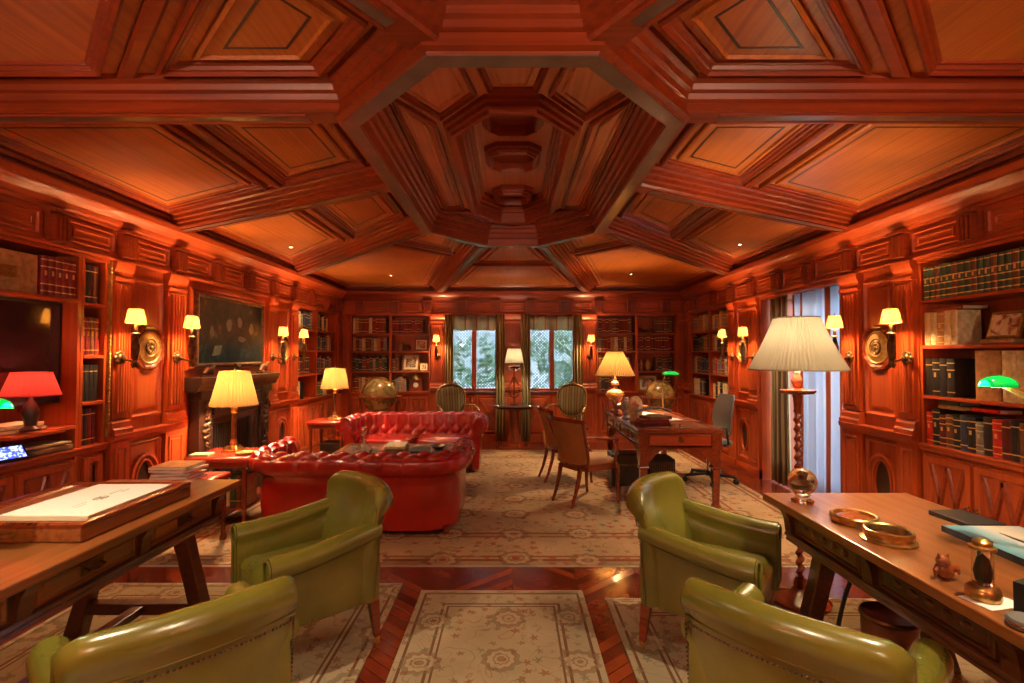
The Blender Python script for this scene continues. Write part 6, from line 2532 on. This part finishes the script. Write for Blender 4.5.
gb = thing('glass_ball', 'clear glass ball on a small stand at the far table corner', 'glass ball', onr(1.435, 2.50))
MB().lathe([(0, 0), (.05, 0), (.052, .010), (.03, .022), (.028, .03), (.04, .038)], n=24).build('stand', M['glass'], gb, smooth=True)
MB().sphere((0, 0, .100), .066, 32).build('sphere', M['glass'], gb, smooth=True)
MB().lathe([(0, .07), (.03, .072), (.036, .09), (.014, .11), (.02, .13), (.0, .145)], n=14).build('inner_figure', M['bronze'], gb, smooth=True)
M['amber'] = plain('amber_glass', (0.26, 0.07, 0.018), .10, coat=.6, var=.4, vscale=40)
d1 = MB().lathe([(0, 0), (.085, 0), (.090, .008), (.092, .030), (.086, .036), (.078, .034), (.074, .022), (0, .020)], n=36).build('ashtray', M['brass'], smooth=True, loc=onr(1.485, 2.20), angle=35)
tag(d1, 'round brass rimmed dish with red patterned centre, nearer the ball', 'dish')
MB().lathe([(0, .0205), (.072, .0225), (.072, .0235), (.05, .027), (.03, .024), (0, .028)], n=30).build('patterned_centre', M['amber'], d1, smooth=True)
d2 = MB().lathe([(0, 0), (.092, 0), (.094, .006), (.080, .010), (.078, .020), (.084, .030), (.084, .044), (.078, .046), (.072, .040), (.068, .014), (0, .012)], n=36, wob=lambda k, n: 1 + .012 * (k % 2)).build('glass_dish', M['brass'], smooth=True, loc=onr(1.475, 1.985), angle=35)
tag(d2, 'round gilt mounted glass dish, the second one along the table', 'dish')
MB().lathe([(0, .013), (.060, .014), (.066, .038), (.060, .040), (.052, .020), (0, .018)], n=30).build('glass_liner', M['glass'], d2, smooth=True)
mb = MB()      # owl-like amber figurine
mb.sphere((0, 0, .034), .034, 14, (1.0, .85, 1.0))
mb.sphere((-.012, -.008, .072), .024, 12)
mb.tube([(-.028, -.01, .085), (-.034, -.012, .104)], [.008, .002], 6)
mb.tube([(.004, -.01, .088), (.006, -.012, .102)], [.008, .002], 6)
mb.tube([(.01, .0, .05), (.04, -.01, .045), (.05, -.01, .02)], [.018, .015, .004], 8)
mb.tube([(-.02, .0, .05), (-.042, -.01, .035), (-.045, -.01, .010)], [.014, .012, .004], 8)
mb.tube([(-.014, -.028, .072), (-.016, -.040, .066)], [.006, .001], 6)
o = mb.build('owl_figurine', M['amber'], smooth=True, loc=onr(1.405, 1.65))
o.scale = (.82, .82, .82)
tag(o, 'small amber glass owl figure near the table edge', 'figurine')
o = MB().b(-.065, .065, -.045, .045, 0, .0015).build('card', M['white'], loc=onr(1.415, 1.50), rot=(0, 0, R(12)))
tag(o, 'white card lying under the glass cylinder ornament', 'card')
gl = thing('glass_cylinder', 'glass cylinder ornament with brass base and cap on white card', 'ornament', (1.405, 1.515, TZ + .0025))
MB().lathe([(0, 0), (.040, 0), (.042, .008), (.040, .030), (.034, .038), (.030, .042), (0, .042)], n=24, wob=lambda k, n: 1 + .03 * (k % 2)).build('base', M['brass'], gl, smooth=True, angle=40)
MB().lathe([(0, .043), (.026, .043), (.026, .145), (0, .145)], n=24).build('cylinder', M['glass'], gl, smooth=True, angle=40)
MB().lathe([(0, .146), (.032, .146), (.034, .154), (.022, .158), (.024, .168), (.014, .176), (0, .176)], n=20).build('cap', M['brass'], gl, smooth=True, angle=40)
MB().lathe([(0, .05), (.012, .05), (.016, .08), (.010, .12), (0, .135)], n=12).build('specimen', M['dark'], gl, smooth=True)
# large book with seascape cover
bk = thing('picture_book', 'large picture book with pale blue seascape cover at table edge', 'book', onr(1.92, 1.90), R(-2))
MB().b(-.155, .155, -.185, .185, 0, .003).b(-.155, .155, -.185, .185, .021, .024).b(-.155, -.151, -.185, .185, 0, .024).build('cover', BC['blue'], bk)
MB().b(-.150, .152, -.182, .182, .003, .021).build('page_block', M['white'], bk)
m, t, b = nt('seascape_cover')
co = N(t, 'ShaderNodeTexCoord').outputs['Generated']
sp = N(t, 'ShaderNodeSeparateXYZ')
t.links.new(co, sp.inputs[0])
rr = ramp(t, sp.outputs[0], [(0, (.10, .30, .38)), (.30, (.28, .50, .58)), (.48, (.62, .62, .58)), (.60, (.72, .62, .48)), (1, (.42, .44, .46))])
t.links.new(rr.outputs[0], b.inputs['Base Color'])
b.inputs['Roughness'].default_value = .22
b.inputs['Coat Weight'].default_value = .5
MB().b(-.153, .153, -.183, .183, .024, .0246).build('cover_picture', m, bk)
mb = MB()
mb.loft([[Vector((x, y, z)) for z in (.0246, .0252)] + [Vector((x + w, y, z)) for z in (.0252, .0246)] for y, x, w in ((-.10, .0, .004), (-.04, -.012, .022), (.03, -.008, .016), (.10, -.002, .004))])
mb.build('boat_picture', M['black'], bk)
o = MB().b(-.08, .08, -.10, .10, 0, .020).build('notebook', BC['black'], bevel=.003, loc=onr(1.985, 2.215), rot=(0, 0, .05))
tag(o, 'black notebook behind the picture book on the right table', 'notebook')
fr_ = thing('desk_clock', 'small dark desk clock with pale rim at right table edge', 'clock', onr(1.475, 1.44), R(20))
mb = MB()
FQ = Pl((0, 0, 0), (1, 0, 0), (0, 0, 1), (0, -1, 0))
FQ.rectm(mb, -.05, .05, 0, .085, [(0, -.02), (0, .012), (.004, .014), (.012, .010)], cap=True)
mb.build('case', M['black'], fr_)
mb = MB()
FQ.rectm(mb, -.047, .047, .003, .082, [(0, .012), (.001, .0155), (.005, .0155), (.006, .012)], cap=False)
mb.build('rim', M['chrome'], fr_)
o = MB().lathe([(0, 0), (.042, 0), (.046, .006), (.046, .018), (.042, .024), (0, .026)], n=32).build('round_device', M['greyfab'], smooth=True, loc=onr(1.375, 1.355), angle=40)
tag(o, 'grey round desk device at the right table edge', 'device')
MB().lathe([(.0465, .010), (.048, .012), (.0465, .015)], n=32).build('rim_band', M['chrome'], o, smooth=True)
# waste bin and cable under the right table
wb = thing('waste_bin', 'brown leather waste bin under the right library table', 'bin', (1.555, 2.10, .0125))
MB().lathe([(0, 0), (.085, 0), (.09, .01), (.10, .40), (.097, .41), (.094, .40), (.085, .02), (0, .02)], n=28).build('body', M['topleather'], wb, smooth=True, angle=40)
MB().lathe([(.094, .40), (.104, .40), (.107, .41), (.101, .42), (.094, .415)], n=28).build('rim', M['bronze'], wb, smooth=True)
def bez(P0, P1, P2, P3, n=14):
    return [tuple(Vector(P0) * (1 - t) ** 3 + Vector(P1) * 3 * t * (1 - t) ** 2 + Vector(P2) * 3 * t * t * (1 - t) + Vector(P3) * t ** 3) for t in [k / n for k in range(n + 1)]]


cb = MB().tube(bez((1.36, 2.62, .019), (1.40, 2.50, .019), (1.36, 2.30, .016), (1.40, 2.24, .10)) + bez((1.40, 2.24, .12), (1.42, 2.20, .40), (1.46, 2.22, .58), (1.62, 2.20, .724))[1:], .009, 8).build('power_cord', M['black'], smooth=True)
tag(cb, 'black power cord curling up under the right library table', 'cord')
cb = MB().tube([(1.36, 2.90, .018), (1.42, 2.74, .018), (1.55, 2.62, .018), (1.70, 2.70, .018), (1.85, 2.72, .018), (1.95, 2.60, .018)], .004, 6).build('power_cord', M['black'], smooth=True)
tag(cb, 'thin black cord lying on the rug beneath the right library table', 'cord')

# ---- partners desk clutter
PD = .782
def ond(x, y, z=0):
    return (x, y, PD + z)


for k, (x, y, c, w, l_, h, a) in enumerate(((1.43, 5.15, 'maroon', .15, .11, .035, 12), (1.43, 5.15, 'oxblood', .14, .10, .032, 4), (1.46, 5.14, 'brown', .13, .10, .030, 20))):
    z = (0, .036, .069)[k]
    o = MB().b(-w, w, -l_, l_, 0, h).build('book', BC[c], bevel=.003, loc=ond(x, y, z), rot=(0, 0, R(a)))
    tag(o, '%s book, %s in the pile at the near end of the partners desk' % (c, ('lowest', 'middle', 'topmost')[k]), 'book', 'books piled on the partners desk')
    MB().b(-w + .004, w + .001, -l_ + .002, l_ + .001, .005, h - .005).build('page_block', M['pages'], o)
o = MB().tube([(-.17, .12, .0), (-.05, .04, .045), (.06, -.05, .055), (.15, -.10, .03)], [.010, .014, .012, .016]).build('telescope', M['celadon'], smooth=True, loc=ond(1.46, 5.20, .118))
tag(o, 'green and brass tube lying across the piled books on the desk', 'telescope')
mb = MB()
secs = []
for i in range(26):
    t_ = i / 25
    a = t_ * 3.6 * PI
    r = .010 + .065 * t_
    c = Vector((.03 * math.cos(a) * t_, -.03 + .06 * t_, .118 + .04 * math.sin(a) * t_))
    w = .008 + .055 * t_ ** 1.6
    secs.append([c + Vector((w * math.cos(2 * PI * k / 12), 0, w * math.sin(2 * PI * k / 12) * 1.1)) for k in range(12)])
mb.loft(secs)
mb.b(-.04, .04, -.04, .04, 0, .03)
mb.tube([(0, 0, .02), (0, 0, .10)], .012)
o = mb.build('nautilus_shell', plain('shell_pearl', (0.55, 0.36, 0.17), .25, coat=.5, var=.4, vscale=30), smooth=True, loc=ond(1.35, 5.44, .001), rot=(0, 0, R(20)))
o.scale = (1.45, 1.45, 1.45)
tag(o, 'cream mounted shell on the left side of the partners desk', 'shell')
mb = MB().lathe([(0, 0), (.04, 0), (.045, .01), (.03, .03), (.045, .07), (.05, .11), (.04, .15), (.02, .17), (.025, .185), (0, .19)], n=16)
o = mb.build('figurine', M['celadon'], smooth=True, loc=ond(1.29, 5.70))
o.scale = (1.2, 1.2, 1.25)
tag(o, 'dark blue glazed figure between shell and bronze on the desk', 'figurine')
mb = MB()
mb.b(-.05, .05, -.04, .04, 0, .02)
mb.tube([(-.05, 0, .05), (0, 0, .08), (.05, 0, .075), (.075, 0, .13), (.10, 0, .14)], [.018, .032, .028, .016, .012], 10)
for q in (-.03, .04):
    mb.tube([(q, .012, .07), (q * 1.1, .014, .02)], .008, 6)
    mb.tube([(q, -.012, .07), (q * 1.1, -.014, .02)], .008, 6)
o = mb.build('horse_figurine', M['bronze'], smooth=True, loc=ond(1.29, 6.02), rot=(0, 0, R(200)))
o.scale = (1.3, 1.3, 1.3)
tag(o, 'bronze animal figure below the lamp on the partners desk', 'figurine')
o = MB().b(-.22, .22, -.16, .16, 0, .006).build('desk_blotter', M['topleather'], bevel=.002, loc=ond(1.78, 5.55), rot=(0, 0, R(4)))
tag(o, 'dark leather blotter lying on the right of the partners desk', 'blotter')
for k, (x, y, a, z) in enumerate(((1.72, 5.62, 20, .007), (1.70, 5.98, -12, 0), (1.62, 6.15, 30, .0), (1.58, 5.12, 8, 0))):
    if k == 3:
        continue
    o = MB().b(-.105, .105, -.15, .15, 0, .0025).build('paper_sheet', M['white'], loc=ond(x, y, z), rot=(0, 0, R(a)))
    tag(o, 'white paper on the partners desk, ' + ('on the blotter', 'beyond the blotter', 'farthest, near the lamp')[k], 'paper')
o = MB().b(-.13, .13, -.05, .05, 0, .075).build('letter_box', BC['tan'], bevel=.005, loc=ond(1.60, 6.42), rot=(0, 0, R(5)))
tag(o, 'tan letter box at the far end of the partners desk', 'box')
MB().b(-.12, .12, -.052, -.050, .02, .055).build('label', BC['oxblood'], o)
for k, (x, y) in enumerate(((1.60, 5.05), (1.67, 5.00), (1.64, 5.12))):
    o = MB().lathe([(0, 0), (.020, 0), (.022, .006), (.016, .014), (.020, .026), (0, .03)], n=12).build('inkwell', M['chrome' if k == 1 else 'brass'], smooth=True, loc=ond(x, y))
    tag(o, ('brass inkwell closest to the piled books', 'silver inkwell at the near edge of the desk', 'brass inkwell behind the silver one')[k], 'inkwell')
